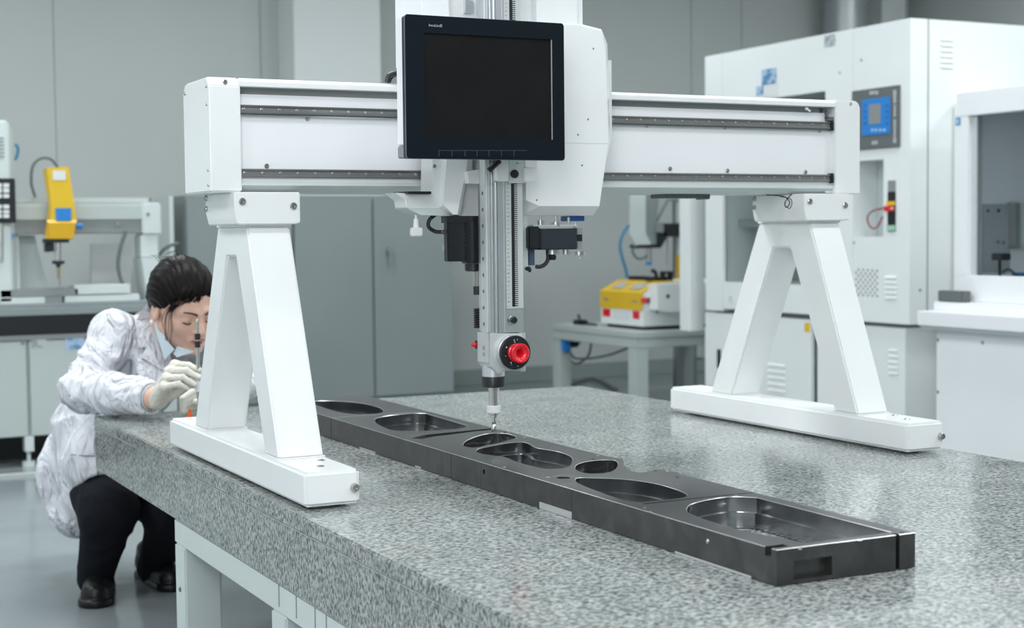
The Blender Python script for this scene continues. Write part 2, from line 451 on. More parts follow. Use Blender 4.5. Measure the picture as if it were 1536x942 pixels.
# body of the beam behind
obj('beam_body', MB().box(0.0285, 1.5165, YB, -1.165, 1.1565, 1.333, 0.002), panelwhite, bt)
obj('back_slot', MB().box(0.0285, 1.5165, -1.300, -1.165, 1.333, 1.3465), midgrey, bt)
obj('lower_flange', MB().prism([(YB - 0.012, 1.150), (YB - 0.012, 1.1565), (-1.165, 1.1565), (-1.165, 1.137), (YB + 0.010, 1.137)], 0, 0.0285, 1.5165), greywhite, bt)
obj('lower_lip', MB().box(0.0285, 1.5165, YB - 0.006, YB, 1.1565, 1.170, 0.001), panelwhite, bt)
obj('side_strip', MB().box(1.4985, 1.5165, YB - 0.0015, YB, 1.139, 1.322), white, bt)
def rail(zc):
    r = MB().prism([(YB, zc - 0.0088), (YB - 0.012, zc - 0.0088), (YB - 0.014, zc - 0.0068), (YB - 0.0105, zc - 0.003), (YB - 0.0105, zc + 0.003), (YB - 0.014, zc + 0.0068), (YB - 0.012, zc + 0.0088), (YB, zc + 0.0088)], 0, 0.030, 1.505)
    o = obj('guide_rail', r, railm, bt)
    n = 40
    for i in range(n):
        x = 0.037 + i * (1.488 - 0.037) / (n - 1)
        bolt(o, (x, YB - 0.0105, zc), (0, -1, 0), 0.0031, 0.0006, name='rail_screw')
    obj('rail_stop', MB().box(1.505, 1.513, YB - 0.016, YB, zc - 0.012, zc + 0.012, 0.001), blackm, o)
    return o
rail(1.302); rail(1.1745)
obj('rail_ledge', MB().box(0.030, 1.505, YB - 0.008, YB, 1.2895, 1.292), steel, bt)
# cover screws
for (px, py) in ((461, 178), (400, 249), (970, 188), (1087, 191), (1229, 196), (1005, 253), (1091, 256), (1208, 258)):
    p = Y(px, py, YB); bolt(bt, p, (0, -1, 0), 0.0052, 0.003)
for (px, py) in ((1258, 222),):
    bolt(bt, Y(px, py, YB - 0.0015), (0, -1, 0), 0.004, 0.002)
for (px, py) in ((338, 123), (1276, 156)):
    p = Y(px, py, -1.352); bolt(bt, (p.x, -1.3505, p.z), (0, -1, 0.0), 0.005, 0.002)
for z in (1.345, 1.31, 1.18, 1.15):
    bolt(bt, (bL, -1.335, z), (-1, 0, 0), 0.003, 0.002)
bolt(bt, (bL, -1.175, 1.345), (-1, 0, 0), 0.004, 0.003)
# small lever clip on the ledge near the right end
cl = MB(); p = Y(1210, 163, YB - 0.01); cl.ell(p, (0.005, 0.003, 0.004)); cl.cyl(p, p + Vector((0.01, 0, -0.006)), 0.0025)
obj('clip', cl, panelwhite, bt)
br = MB(); p = Y(1245, 178, YB - 0.006); br.box(p.x - 0.012, p.x + 0.012, YB - 0.012, YB, p.z - 0.006, p.z + 0.004, 0.001); br.box(p.x - 0.012, p.x - 0.008, YB - 0.012, YB, p.z, p.z + 0.02)
obj('end_switch', br, darkgrey, bt)
# grey bar standing in for the slit of shade under the top cover
sb = MB().box(0.0285, 1.488, YB + 0.008, -1.300, 1.3335, 1.3465)
obj('slot_shade_bar', sb, midgrey, bt)
# loose cable ties under the right end of the beam
ty = MB(); q = Y(1180, 292, -1.38)
ty.tube([q + Vector((-0.045, 0.02, 0.0)), q + Vector((-0.01, 0, -0.004)), q + Vector((0.004, -0.005, -0.016)), q + Vector((0.0, -0.008, -0.026)), q + Vector((-0.008, -0.008, -0.030)), q + Vector((-0.010, -0.006, -0.02)), q + Vector((0.0, 0, -0.012)), q + Vector((0.02, 0.01, 0.0)), q + Vector((0.03, 0.02, 0.0))], 0.0014, 6)
ty.tube([q + Vector((-0.02, 0.0, -0.004)), q + Vector((0.006, -0.006, -0.010)), q + Vector((0.009, -0.008, -0.022)), q + Vector((0.002, -0.008, -0.033)), q + Vector((-0.004, -0.006, -0.028))], 0.001, 6)
tag(obj('cable_tie', ty, rubber), 'small black loop of cable dangling under the right beam end', 'cable')
# dark latch hanging below the beam
lt = MB(); a = Y(985, 291, -1.25); b_ = Y(1055, 297, -1.25)
lt.box(a.x, b_.x - 0.02, -1.29, -1.22, b_.z - 0.001, a.z, 0.002)
lt.box(b_.x - 0.03, b_.x, -1.28, -1.23, b_.z + 0.002, a.z, 0.001)
lt.cyl((b_.x - 0.005, -1.28, b_.z), (b_.x - 0.005, -1.23, b_.z), 0.004)
obj('switch_bracket', lt, darkgrey, bt)
ru = MB(); p = Y(1208, 333, -1.376)
ru.ell((p.x, -1.374, p.z + 0.004), (0.004, 0.0015, 0.007)); ru.ell((p.x + 0.002, -1.374, p.z - 0.001), (0.006, 0.0015, 0.003))

# ================================================================== machined workpiece
zt = 0.603; zm = 0.577
def inset(loop, d):
    n = len(loop); c = Vector((sum(p[0] for p in loop) / n, sum(p[1] for p in loop) / n)); out = []
    for i in range(n):
        a = Vector(loop[i - 1]); b = Vector(loop[i]); e = Vector(loop[(i + 1) % n])
        t = (e - a).normalized(); nn = Vector((-t.y, t.x))
        if nn.dot(c - b) < 0: nn = -nn
        out.append(tuple(b + nn * d))
    return out
def smoothloop(pts, sub=4, sharp=()):
    n = len(pts); out = []
    for i in range(n):
        a, b, c, d = [Vector(pts[(i + k) % n]) for k in (-1, 0, 1, 2)]
        if i in sharp: a = b
        if (i + 1) % n in sharp: d = c
        for k in range(sub):
            t = k / sub
            q = 0.5 * ((2 * b) + (c - a) * t + (2 * a - 5 * b + 4 * c - d) * t * t + (3 * b - a - 3 * c + d) * t ** 3)
            out.append((q.x, q.y))
    return out
h1 = smoothloop([(0.50, -0.43), (0.548, -0.46), (0.585, -0.54), (0.590, -0.66), (0.560, -0.765), (0.512, -0.79), (0.469, -0.735), (0.465, -0.60), (0.475, -0.48)])
h2 = smoothloop([(0.470, -0.94), (0.50, -0.875), (0.555, -0.84), (0.615, -0.832), (0.640, -0.85), (0.626, -1.126), (0.585, -1.165), (0.506, -1.160), (0.447, -1.124), (0.450, -1.03)], sharp=(4, 5))
h3a = smoothloop([(0.482, -1.410), (0.525, -1.345), (0.585, -1.289), (0.619, -1.279), (0.640, -1.303), (0.629, -1.366), (0.565, -1.420), (0.490, -1.462), (0.474, -1.446)])
h3b = smoothloop([(0.476, -1.492), (0.520, -1.462), (0.575, -1.437), (0.606, -1.440), (0.607, -1.470), (0.592, -1.536), (0.604, -1.604), (0.592, -1.680), (0.556, -1.750), (0.520, -1.795), (0.495, -1.805), (0.472, -1.785), (0.468, -1.690), (0.476, -1.620), (0.456, -1.545)])
h4 = smoothloop([(0.539, -1.795), (0.565, -1.766), (0.594, -1.751), (0.622, -1.750), (0.641, -1.765), (0.630, -1.799), (0.603, -1.842), (0.568, -1.882), (0.538, -1.896), (0.515, -1.878), (0.519, -1.835)])
h5 = smoothloop([(0.472, -1.920), (0.496, -1.930), (0.538, -1.971), (0.560, -2.029), (0.562, -2.095), (0.548, -2.165), (0.517, -2.190), (0.440, -2.192), (0.428, -2.160), (0.432, -2.082), (0.447, -1.971)], sharp=(7,))
h6 = smoothloop([(0.464, -2.295), (0.500, -2.250), (0.553, -2.226), (0.600, -2.222), (0.632, -2.250), (0.628, -2.590), (0.470, -2.592), (0.450, -2.50), (0.446, -2.402), (0.452, -2.335)], sharp=(4, 5, 6))
xl, xr = 0.4055, 0.656
def notch(x, y, s=1, d=0.0018, w=0.0009): return [(x, y + s * w), (x + d, y + s * w), (x + d, y - s * w), (x, y - s * w)]
main_out = [(xl, -2.610), (xr, -2.610), (xr + 0.002, -2.25), (xr + 0.004, -1.903), (0.626, -1.918), (0.604, -1.924), (0.600, -1.905), (0.608, -1.872), (0.626, -1.832), (0.648, -1.795), (0.668, -1.757), (0.661, -1.745), (xr, -1.70), (xr + 0.004, -1.2), (xr + 0.006, -0.8115)]
main_out += [(xl, -0.8115)] + notch(xl, -1.5155) + notch(xl, -1.655, w=0.0004) + notch(xl, -2.02, w=0.0005)
far_out = [(xl, -0.8085), (xr + 0.006, -0.8085), (xr + 0.010, -0.40), (xr - 0.005, -0.37), (0.53, -0.365), (xl + 0.002, -0.42)]
stripm = mat('dull_grey_tape', (0.42, 0.43, 0.44), 0.5)
wp = thing('machined_plate', 'long dark steel mould plate with machined pockets lying on the granite', 'workpiece', (0.53, -1.5, T))
def slabs(outl, holes, y_end):
    """one closed body: chamfered rims, pockets stepped by a ledge half way down"""
    ms = MB(); bm = ms.bm; e = 0.0009
    def ring(l, z): return [bm.verts.new((p[0], p[1], z)) for p in l]
    def wall(A, B, mi=0):
        n = len(A); 
        for k in range(n):
            f = bm.faces.new([A[k], A[(k + 1) % n], B[(k + 1) % n], B[k]]); f.material_index = mi
    def cap_(loops, rings):
        tess = tessellate_polygon([[Vector((p[0], p[1], 0)) for p in l] for l in loops]); flat = [v for r in rings for v in r]
        for t in tess:
            try: bm.faces.new([flat[k] for k in t])
            except ValueError: pass
    oi = inset(outl, e); o0 = ring(outl, T + 0.0012); o1 = ring(outl, zt - e); o2 = ring(oi, zt)
    wall(o0, o1); wall(o1, o2, 2)
    tl, tr, bl, br2 = [oi], [o2], [outl], [o0]
    for h in holes:
        ho = inset(h, -e); hi_ = inset(h, 0.005)
        r0 = ring(ho, zt); r1 = ring(h, zt - e); r2 = ring(h, zm); r3 = ring(hi_, zm); r4 = ring(hi_, T + 0.0012)
        wall(r0, r1, 2); wall(r1, r2, 1); wall(r2, r3, 1); wall(r3, r4, 1)
        tl.append(ho); tr.append(r0); bl.append(hi_); br2.append(r4)
    cap_(tl, tr); cap_(bl, br2)
    bmesh.ops.recalc_face_normals(bm, faces=bm.faces[:])
    return ms
def inset(loop, d):
    """offset towards the inside by the loop's own orientation"""
    n = len(loop); A = sum(loop[i][0] * loop[(i + 1) % n][1] - loop[(i + 1) % n][0] * loop[i][1] for i in range(n)); s = 1 if A > 0 else -1; out = []
    for i in range(n):
        a = Vector(loop[i - 1]); b = Vector(loop[i]); e = Vector(loop[(i + 1) % n])
        t1 = (b - a).normalized(); t2 = (e - b).normalized()
        n1 = Vector((-t1.y, t1.x)) * s; n2 = Vector((-t2.y, t2.x)) * s
        m = n1 + n2; l = m.length
        if l < 0.3: out.append(tuple(b + n1 * d)); continue
        m /= l; out.append(tuple(b + m * (d / max(m.dot(n1), 0.5))))
    return out
holes_main = [h2, h3a, h3b, h4, h5, h6]
mm_ = slabs(main_out, holes_main, 0)
# pocket in the end face: cut by building the wall around it is not needed, a boolean does it
seg1 = obj('long_segment', mm_, [dsteel, dshiny, edgem], wp, smooth=True, angle=25)
seg2 = obj('far_segment', slabs(far_out, [h1], 0), [dsteel, dshiny, edgem], wp, smooth=True, angle=25)
def cutter(mb):
    bm = mb.bm; me = bpy.data.meshes.new('cut'); bm.to_mesh(me); bm.free()
    return me
def bool_cut(target, mb):
    """cut a closed shape out of the target and bake the result"""
    mb.bm.transform(root_matrix(target).inverted())
    c = bpy.data.objects.new('cut', cutter(mb)); COL.objects.link(c); c.matrix_world = root_matrix(target)
    md = target.modifiers.new('b', 'BOOLEAN'); md.operation = 'DIFFERENCE'; md.object = c; md.solver = 'EXACT'
    bpy.context.view_layer.update()
    dg = bpy.context.evaluated_depsgraph_get()
    me = bpy.data.meshes.new_from_object(target.evaluated_get(dg))
    target.modifiers.remove(md); target.data = me; bpy.data.objects.remove(c)
ct = MB()
ct.box(0.4355, 0.503, -2.62, -2.5945, 0.5565, 0.584)              # rectangular window in the end face
ct.box(0.6195, 0.6265, -2.62, -2.600, 0.55, 0.61)               # vertical slot
ct.cyl((0.40, -1.6687, 0.5855), (0.44, -1.6687, 0.5855), 0.0052, n=16)
ct.box(0.40, 0.436, -2.598, -2.583, 0.590, 0.61)                # shallow slot on the near corner
ct.prism([(0.425, -1.262), (0.475, -1.225), (0.672, -1.196), (0.70, -1.206), (0.70, -1.222), (0.60, -1.228), (0.48, -1.262), (0.44, -1.285)], 2, 0.594, 0.62)
ct.prism([(0.435, -2.205), (0.60, -2.203), (0.668, -2.207), (0.668, -2.211), (0.60, -2.208), (0.435, -2.211)], 2, 0.600, 0.62)
ct.cyl((0.452, -1.905, 0.59), (0.452, -1.905, 0.62), 0.013, n=20)
ct.prism([(0.640, -1.275), (0.662, -1.262), (0.664, -1.268), (0.642, -1.288)], 2, 0.597, 0.62)
bool_cut(seg1, ct)
# small tapped holes and screws on the top
for (px, py) in ((712, 612 + 5), (855, 670), (849, 626 + 3), (983, 706), (1001, 707), (1016, 716), (967, 762), (1104, 743), (897, 684), (975, 768), (1290, 811), (1353, 799), (1200, 824), (822, 716), (757, 710 - 9), (652, 618), (787, 656), (483, 599), (1140, 818), (1086, 756), (750, 702), (890, 689)):
    p = Z(px, py, zt)
    if xl < p.x < xr:
        obj('tapped_hole', MB().lathe((p.x, p.y, zt), (0, 0, 1), [(0, 0.0034), (0.0005, 0.0034), (0.0005, 0.0022), (0.0002, 0.002)], n=10), random.choice([steel, holem, boltm]), wp)
bolt(wp, (0.4055, -2.44, 0.585), (-1, 0, 0), 0.004, 0.002, name='side_screw')
for (y0, y1) in ((-2.02, -1.90), (-2.55, -2.35), (-1.36, -1.33), (-1.1, -1.0)):
    obj('protective_strip', MB().box(0.4048, 0.4056, y0, y1, 0.5505, 0.5505 + (0.012 if y0 == -2.02 else 0.0035)), stripm, wp, label='thin pale strip along the lower edge')

# ================================================================== carriage on the beam
def poly(pts, yf, yb, mb=None, bev=0.0):
    q = [(Y(px, py, yf).x, Y(px, py, yf).z) for px, py in pts]
    return (mb or MB()).prism(q, 1, yf, yb, bev=bev)
def loft(front, yf, back, yb, yb2=None):
    mb = MB(); rows = []
    for pts, y in ((front, yf), (back, yb)):
        rows.append([mb.bm.verts.new((Y(px, py, y).x, y, Y(px, py, y).z)) for px, py in pts])
    if yb2 is not None:
        rows.append([mb.bm.verts.new((v.co.x, yb2, v.co.z)) for v in rows[-1]])
    n = len(front)
    for A, B in zip(rows, rows[1:]):
        for i in range(n):
            j = (i + 1) % n; mb.bm.faces.new([A[i], A[j], B[j], B[i]])
    mb.bm.faces.new(rows[0]); mb.bm.faces.new(rows[-1][::-1])
    bmesh.ops.recalc_face_normals(mb.bm, faces=mb.bm.faces[:])
    return mb
def rbox(px0, py0, px1, py1, yf, yb, mb=None, bev=0.0):
    a = Y(px0, py0, yf); b = Y(px1, py1, yf)
    return (mb or MB()).box(min(a.x, b.x), max(a.x, b.x), yf, yb, min(a.z, b.z), max(a.z, b.z), bev)

ZTOP = 1.72
YR = -1.505          # front of the ram
ct_ = thing('measuring_carriage', 'white boxy carriage riding on the beam behind the monitor', 'carriage', (0.66, -1.40, 1.13))
ft = [(789, 37), (871, 38), (900, 46), (908, 68), (913, 213), (899, 309), (809, 309), (789, 300)]
bk = [(786, 35), (871, 36), (902, 44), (911, 66), (916, 213), (890, 323), (784, 323), (784, 300)]
cc = obj('front_cover', loft(ft, -1.452, bk, -1.43, -1.352), white, ct_, angle=25)
obj('cover_seam', rbox(848, 214.2, 913, 215.2, -1.4527, -1.45), greywhite, cc)
for (px, py) in ((890, 73), (867, 202), (882, 29 + 150), (873, 248), (805, 300)):
    bolt(cc, Y(px, py, -1.452), (0, -1, 0), 0.0022, 0.001)
obj('side_plate', rbox(908, 90, 918, 214, -1.385, -1.352), white, ct_)
# upper housing of the ram, rising out of the picture
uh = MB(); a = Y(786, 30, -1.42); b_ = Y(884, 30, -1.42)
uh.box(a.x, b_.x, -1.42, -1.20, 1.37, ZTOP, 0.03, 5)
obj('ram_housing', uh, white, ct_)
obj('carriage_top', MB().box(Y(690, 100, -1.42).x, b_.x + 0.01, -1.42, -1.16, 1.375, 1.43, 0.004), white, ct_)
uh = MB(); a = Y(632, 10, -1.44); b2 = Y(674, 10, -1.44); b3 = Y(735, 10, -1.40)
uh.prism([(a.x, 1.40), (b2.x + 0.006, 1.40), (b2.x - 0.010, ZTOP), (a.x, ZTOP)], 1, -1.44, -1.30, bev=0.002)
obj('side_guard', uh, panelwhite, ct_)
obj('rear_guard', MB().box(b2.x + 0.012, b3.x, -1.40, -1.33, 1.40, ZTOP, 0.002), white, ct_)
hr = MB()
for (p0, p1) in ((698, 710), (721, 727)):
    rbox(p0, 0, p1, 20, -1.41, -1.40, hr)
obj('guide_strip', hr, alum, ct_)
# lower left casting
lc = [(650, 120), (668, 120), (667, 240), (663, 300), (672, 316), (690, 324), (631, 322), (610, 312), (608, 300), (593, 289), (612, 290), (644, 291), (649, 286)]
obj('left_casting', poly(lc, -1.415, -1.352, bev=0.0015), white, ct_)
obj('under_ledge', poly([(610, 312), (672, 312), (690, 324.5), (631, 322.5)], -1.4165, -1.36), greywhite, ct_)
br_ = [(667, 150), (712, 150), (708, 255), (701, 262), (690, 324), (679, 324), (662, 310), (666, 240)]
obj('slanted_bracket', loft([(672, 150), (706, 150), (700, 252), (694, 280), (686, 322), (680, 322), (664, 306), (670, 240)], -1.438, br_, -1.428, -1.40), white, ct_, angle=25)
obj('recess_panel', poly([(690, 120), (730, 120), (730, 325), (688, 325)], -1.405, -1.352), white, ct_)
# clamp bracket above the ram opening
cb = MB()
poly([(701, 257), (735, 252), (764, 245), (764, 238), (770, 238), (770, 268), (762, 273), (727, 276), (703, 275)], -1.455, -1.40, cb)
obj('clamp_bracket', cb, white, ct_)
obj('clamp_block', rbox(744, 200, 764, 272, -1.515, -1.40, bev=0.002), white, ct_)
obj('clamp_block', rbox(786, 252, 806, 273, -1.515, -1.40, bev=0.002), white, ct_)
obj('clamp_plate', rbox(763, 200, 787, 275, -1.511, -1.43, bev=0.001), greywhite, ct_)
obj('bridge_plate', rbox(787, 200, 806, 252, -1.495, -1.40, bev=0.001), white, ct_)
kp = Y(771, 261, -1.511)
obj('black_knob', MB().lathe(kp, (0, -1, 0), [(0, 0.0085), (0.004, 0.0088), (0.006, 0.008), (0.0068, 0.006)], 24), rubber, ct_)
for (px, py) in ((776, 245), (753, 247)):
    bolt(ct_, Y(px, py, -1.513), (0, -1, 0), 0.002, 0.001)
lv = MB(); q = Y(748, 243, -1.53)
lv.tube([q + Vector((0.003, 0, 0.001)), q, Y(740, 250, -1.532), Y(733, 256, -1.53)], 0.0042, 8, 4, rend=0.006)
lv.cyl(q + Vector((0, -0.002, -0.0)), q + Vector((0, 0.02, 0)), 0.005)
obj('clamp_lever', lv, rubber, ct_)
dl = MB(); dp = Y(727, 247, -1.457)
dl.box(dp.x - 0.008, dp.x + 0.010, -1.4585, -1.455, dp.z - 0.008, dp.z + 0.009)
obj('dial_sticker', dl, mat('pale_green_sticker', (0.35, 0.48, 0.42), 0.5), ct_)
bolt(ct_, Y(651.5, 249, -1.417), (0, -1, 0), 0.004, 0.003)
# bearing blocks just visible under the carriage
ub = MB(); rbox(612, 287, 647, 291, -1.43, -1.352, ub); obj('slider_block', ub, blackm, ct_)
# white plug hanging on a short lead
pg = MB(); p = Y(624, 324, -1.40)
pg.cyl(p + Vector((0, 0, 0.003)), p + Vector((0, 0, -0.012)), 0.0028)
pg.cyl(p + Vector((0, 0, -0.006)), p + Vector((0, 0, -0.024)), 0.005, 0.0065)
pg.box(p.x - 0.012, p.x + 0.012, -1.407, -1.393, p.z - 0.042, p.z - 0.024, 0.002)
tag(obj('connector_plug', pg, panelwhite), 'white connector plug hanging below the left side of the carriage', 'plug')
# motor unit on the left
mt = thing('drive_motor', 'black finned drive motor hanging left of the vertical column', 'motor', Y(700, 360, -1.40))
m1_ = MB(); rbox(671, 327, 699, 392, -1.435, -1.415, m1_, 0.002)
for i in range(9):
    z = Y(680, 342 + i * 5.4, -1.435).z
    m1_.box(Y(670, 342, -1.435).x, Y(698, 342, -1.435).x, -1.4362, -1.434, z, z + 0.0035)
obj('finned_body', m1_, blackm, mt)
obj('motor_body', rbox(699, 331, 726, 395, -1.44, -1.41, bev=0.003), blackm, mt)
obj('mounting_flange', rbox(670, 324, 726, 334, -1.438, -1.41), black, mt)
c_ = Y(712, 397, -1.42)
obj('gear_cap', MB().lathe((c_.x, -1.415, c_.z + 0.002), (0, 0, -1), [(0, 0.019), (0.014, 0.019), (0.016, 0.016)], 24), black, mt)
sp = MB(); c_ = Y(714, 410, -1.42)
for dx in (-0.005, 0.001, 0.007): sp.cyl((c_.x + dx, -1.42, c_.z + 0.004), (c_.x + dx, -1.42, c_.z - 0.026), 0.0022, n=8)
obj('shaft_pins', sp, boltm, mt)
c_ = Y(716, 430, -1.42)
obj('coupling', MB().lathe((c_.x, -1.42, c_.z + 0.001), (0, 0, -1), [(0, 0.0085), (0.018, 0.0085)], 16), blackm, mt)
obj('drive_rod', MB().cyl((c_.x + 0.006, -1.42, c_.z - 0.01), (c_.x + 0.006, -1.42, c_.z - 0.085), 0.003), steel, mt)
c_ = Y(719, 462, -1.42); prof = []
for i in range(9):
    z = i * 0.0048; prof += [(z, 0.008), (z + 0.0012, 0.0125), (z + 0.0036, 0.0125)]
obj('bellows', MB().lathe((c_.x, -1.42, c_.z), (0, 0, -1), prof, 20), rubber, mt)
mc = MB(); mc.tube([Y(653, 322, -1.40), Y(644, 330, -1.40), Y(643, 340, -1.40), Y(652, 347, -1.40), Y(663, 348, -1.41), Y(669, 348, -1.41)], 0.0042, 8)
obj('motor_cable', mc, rubber, mt)
obj('cable_gland', MB().cyl(Y(661, 348, -1.41), Y(669, 349, -1.41), 0.005), steel, mt)
obj('side_screw', MB().cyl(Y(665, 372, -1.41), Y(669, 372, -1.41), 0.006, 0.005), steel, mt)
# cable carrier on the right
ccx = thing('tension_unit', 'glossy black box with metal rollers right of the vertical column', 'mechanism', Y(830, 358, -1.42))
obj('black_box', rbox(811, 343, 866, 374, -1.445, -1.39, bev=0.0025), mat('glossy_black_box', (0.05, 0.058, 0.07), 0.16, metal=0.4), ccx)
obj('black_box_end', rbox(793, 339.5, 811, 374, -1.443, -1.39, bev=0.003), black, ccx)
eb = MB()
for k, (a0, a1) in enumerate(((342, 351), (351.5, 362), (362.5, 374))):
    obj('end_block', rbox(866, a0, 873.5, a1, -1.42, -1.395), (midgrey, black, midgrey)[k], ccx)
for (px, py, r, h) in ((811, 334, 0.008, 0.010), (834, 336, 0.0125, 0.009), (829, 378, 0.014, 0.010), (849, 378, 0.009, 0.010), (869, 380, 0.013, 0.008)):
    p = Y(px, py, -1.42); obj('roller', MB().cyl((p.x, -1.42, p.z - h / 2), (p.x, -1.42, p.z + h / 2), r, n=20), steel, ccx)
for (px, py) in ((811, 327), (834, 328), (853, 330), (863, 338), (870, 384)):
    p = Y(px, py, -1.42); obj('pin', MB().cyl((p.x, -1.42, p.z - 0.006), (p.x, -1.42, p.z + 0.006), 0.003, n=10), steel, ccx)
obj('roller_plate', MB().box(Y(796, 338, -1.42).x, Y(862, 338, -1.42).x, -1.432, -1.40, Y(800, 340, -1.42).z, Y(800, 337.5, -1.42).z), alumgrey, ccx)
obj('blue_block', rbox(854, 324, 877, 331.5, -1.42, -1.38, bev=0.001), navy, ccx)
obj('side_plate', rbox(784, 325, 792, 400, -1.43, -1.40), greywhite, ccx)
obj('blue_strip', rbox(794, 374, 802, 398, -1.425, -1.41), mat('slate_blue', (0.06, 0.10, 0.17), 0.4), ccx)
hb = MB(); hb.tube([Y(821, 373, -1.42), Y(822, 388, -1.42), Y(818, 396, -1.42), Y(811, 400, -1.42), Y(804, 400, -1.42)], 0.0045, 8)
obj('hose', hb, rubber, ccx)
obj('elbow_fitting', rbox(826, 382, 835, 390, -1.43, -1.41, bev=0.002), black, ccx)
kb = MB(); p = Y(792, 403, -1.42); kb.ell(p, (0.007, 0.006, 0.005)); kb.ell(p + Vector((0.004, 0, -0.003)), (0.004, 0.004, 0.005))
obj('grip_knob', kb, rubber, ccx)

# ================================================================== vertical ram with probe
vr = thing('vertical_ram', 'ribbed aluminium vertical column with a red knob and long steel probe', 'measuring head', (Y(758, 500, YR).x, -1.475, 1.0))
xs = [Y(p, 400, YR).x for p in (735, 738.5, 741, 743, 747, 749, 757, 758.5, 785)]
z0r = Y(760, 499, YR).z
pr = [(xs[0], YR + 0.001), (xs[1], YR + 0.001), (xs[1], YR + 0.006), (xs[2], YR + 0.006), (xs[2], YR - 0.001), (xs[3], YR - 0.001), (xs[3], YR + 0.007), (xs[4], YR + 0.007),
      (xs[4], YR - 0.002), (xs[5], YR - 0.002), (xs[5] + 0.001, YR + 0.002), (xs[6] - 0.001, YR + 0.002), (xs[6], YR - 0.001), (xs[7], YR - 0.001), (xs[7], YR + 0.001), (xs[8], YR + 0.001), (xs[8], -1.452), (xs[0], -1.452)]
obj('column', MB().prism(pr, 2, z0r, ZTOP), alum, vr, angle=20)
ls = obj('side_rail', MB().box(xs[0] - 0.005, xs[0], YR + 0.008, YR + 0.035, z0r, ZTOP, 0.001), alumgrey, vr)
for i in range(9):
    z = Y(730, 290 + i * 24.5, YR + 0.02).z
    bolt(ls, (xs[0] - 0.005, YR + 0.0215, z), (-1, 0, 0), 0.004, 0.0006, m=darkgrey)
sc = obj('scale_plate', MB().box(xs[7] + 0.001, xs[8] - 0.001, YR - 0.0008, YR + 0.001, z0r + 0.05, ZTOP), mat('scale_plate_grey', (0.50, 0.53, 0.53), 0.4), vr)
zs0 = Y(770, 460, YR).z
obj('scale_slot', MB().box(Y(767.5, 400, YR).x, Y(772, 400, YR).x, YR - 0.0012, YR, zs0, ZTOP), black, sc)
tk = MB(); nm = MB(); z = zs0 + 0.001; k = 0
while z < ZTOP - 0.01:
    x0 = Y(772, 400, YR).x; x1 = Y(776.5, 400, YR).x
    tk.box(x0, x1, YR - 0.0012, YR - 0.0007, z, z + 0.0018)
    xa = Y(760.5, 400, YR).x; wd = random.choice((0.003, 0.004, 0.005))
    if k % 2 == 0: nm.box(xa + random.uniform(0, 0.0015), xa + 0.0015 + wd, YR - 0.0011, YR - 0.0007, z, z + random.choice((0.001, 0.0016, 0.0024)))
    z += 0.0042; k += 1
t_ = obj('tick_marks', tk, black, sc); t_['kind'] = 'stuff'
t_ = obj('scale_numerals', nm, midgrey, sc); t_['kind'] = 'stuff'
kp = Y(769, 480, YR)
obj('column_knob', MB().lathe(kp, (0, -1, 0), [(0, 0.0085), (0.003, 0.0085), (0.004, 0.0065), (0.009, 0.0065), (0.010, 0.006)], 20), rubber, vr, label='small black knob at the foot of the scale')
obj('knob_collar', MB().cyl(kp + Vector((-0.002, -0.001, 0)), kp + Vector((-0.002, -0.004, 0)), 0.009, 0.008), steel, vr)
# probe head block
hd = obj('head_block', poly([(735, 500), (785, 500), (785, 556), (757, 556), (748, 562), (735, 549)], YR - 0.004, -1.455, bev=0.0015), alumgrey, vr)
xa = Y(735, 520, YR - 0.004).x
obj('side_cheek', MB().box(xa - 0.002, xa, YR - 0.002, -1.4526, Y(730, 546, YR).z, Y(730, 499, YR).z, 0.001), alumgrey, vr)
for py in (523, 532.5):
    bolt(vr, (xa - 0.002, YR + 0.020, Y(730, py, YR).z), (-1, 0, 0), 0.0045, 0.0012, name='cheek_screw')
obj('back_cheek', rbox(779, 499, 789, 557, YR + 0.012, -1.455, bev=0.001), alumgrey, vr)
dc = Y(767, 528, YR - 0.004)
obj('dial_barrel', MB().lathe(dc, (0, -1, 0), [(0, 0.036), (0.012, 0.036), (0.013, 0.035)], 40), alum, vr)
dd = obj('dial_disc', MB().lathe(dc + Vector((0, -0.013, 0)), (0, -1, 0), [(0, 0.0345), (0.006, 0.0352), (0.008, 0.0335), (0.0085, 0.02)], 48), black, vr)
for (dx, dz, r) in ((-0.004, 0.026, 0.0016), (0.003, 0.027, 0.0012), (-0.003, 0.022, 0.0014), (-0.022, 0.012, 0.0018), (-0.024, -0.006, 0.001), (-0.012, -0.020, 0.0018), (0.004, -0.028, 0.0013), (-0.011, -0.024, 0.001)):
    c_ = dc + Vector((dx, -0.0215, dz)); obj('dial_mark', MB().cyl(c_, c_ + Vector((0, -0.0006, 0)), r, n=10), letter, dd)
rk = obj('red_knob', MB().lathe(dc + Vector((0, -0.021, 0)), (0, -1, 0), [(0, 0.0195), (0.006, 0.0195), (0.008, 0.0165), (0.010, 0.0165), (0.0125, 0.0205), (0.021, 0.0205), (0.023, 0.0185), (0.022, 0.0125), (0.018, 0.0085), (0.012, 0.0060), (0.004, 0.0045)], 48), red, vr)
sk = Y(712, 517, -1.445)
obj('side_red_knob', MB().lathe(sk + Vector((0.004, 0, 0)), (-1, 0, 0), [(0, 0.005), (0.004, 0.0055), (0.006, 0.004), (0.011, 0.0045), (0.012, 0.003)], 16), red, vr)
obj('side_knob_ring', MB().cyl(sk + Vector((0.003, 0, 0)), sk + Vector((0.007, 0, 0)), 0.009), black, vr)
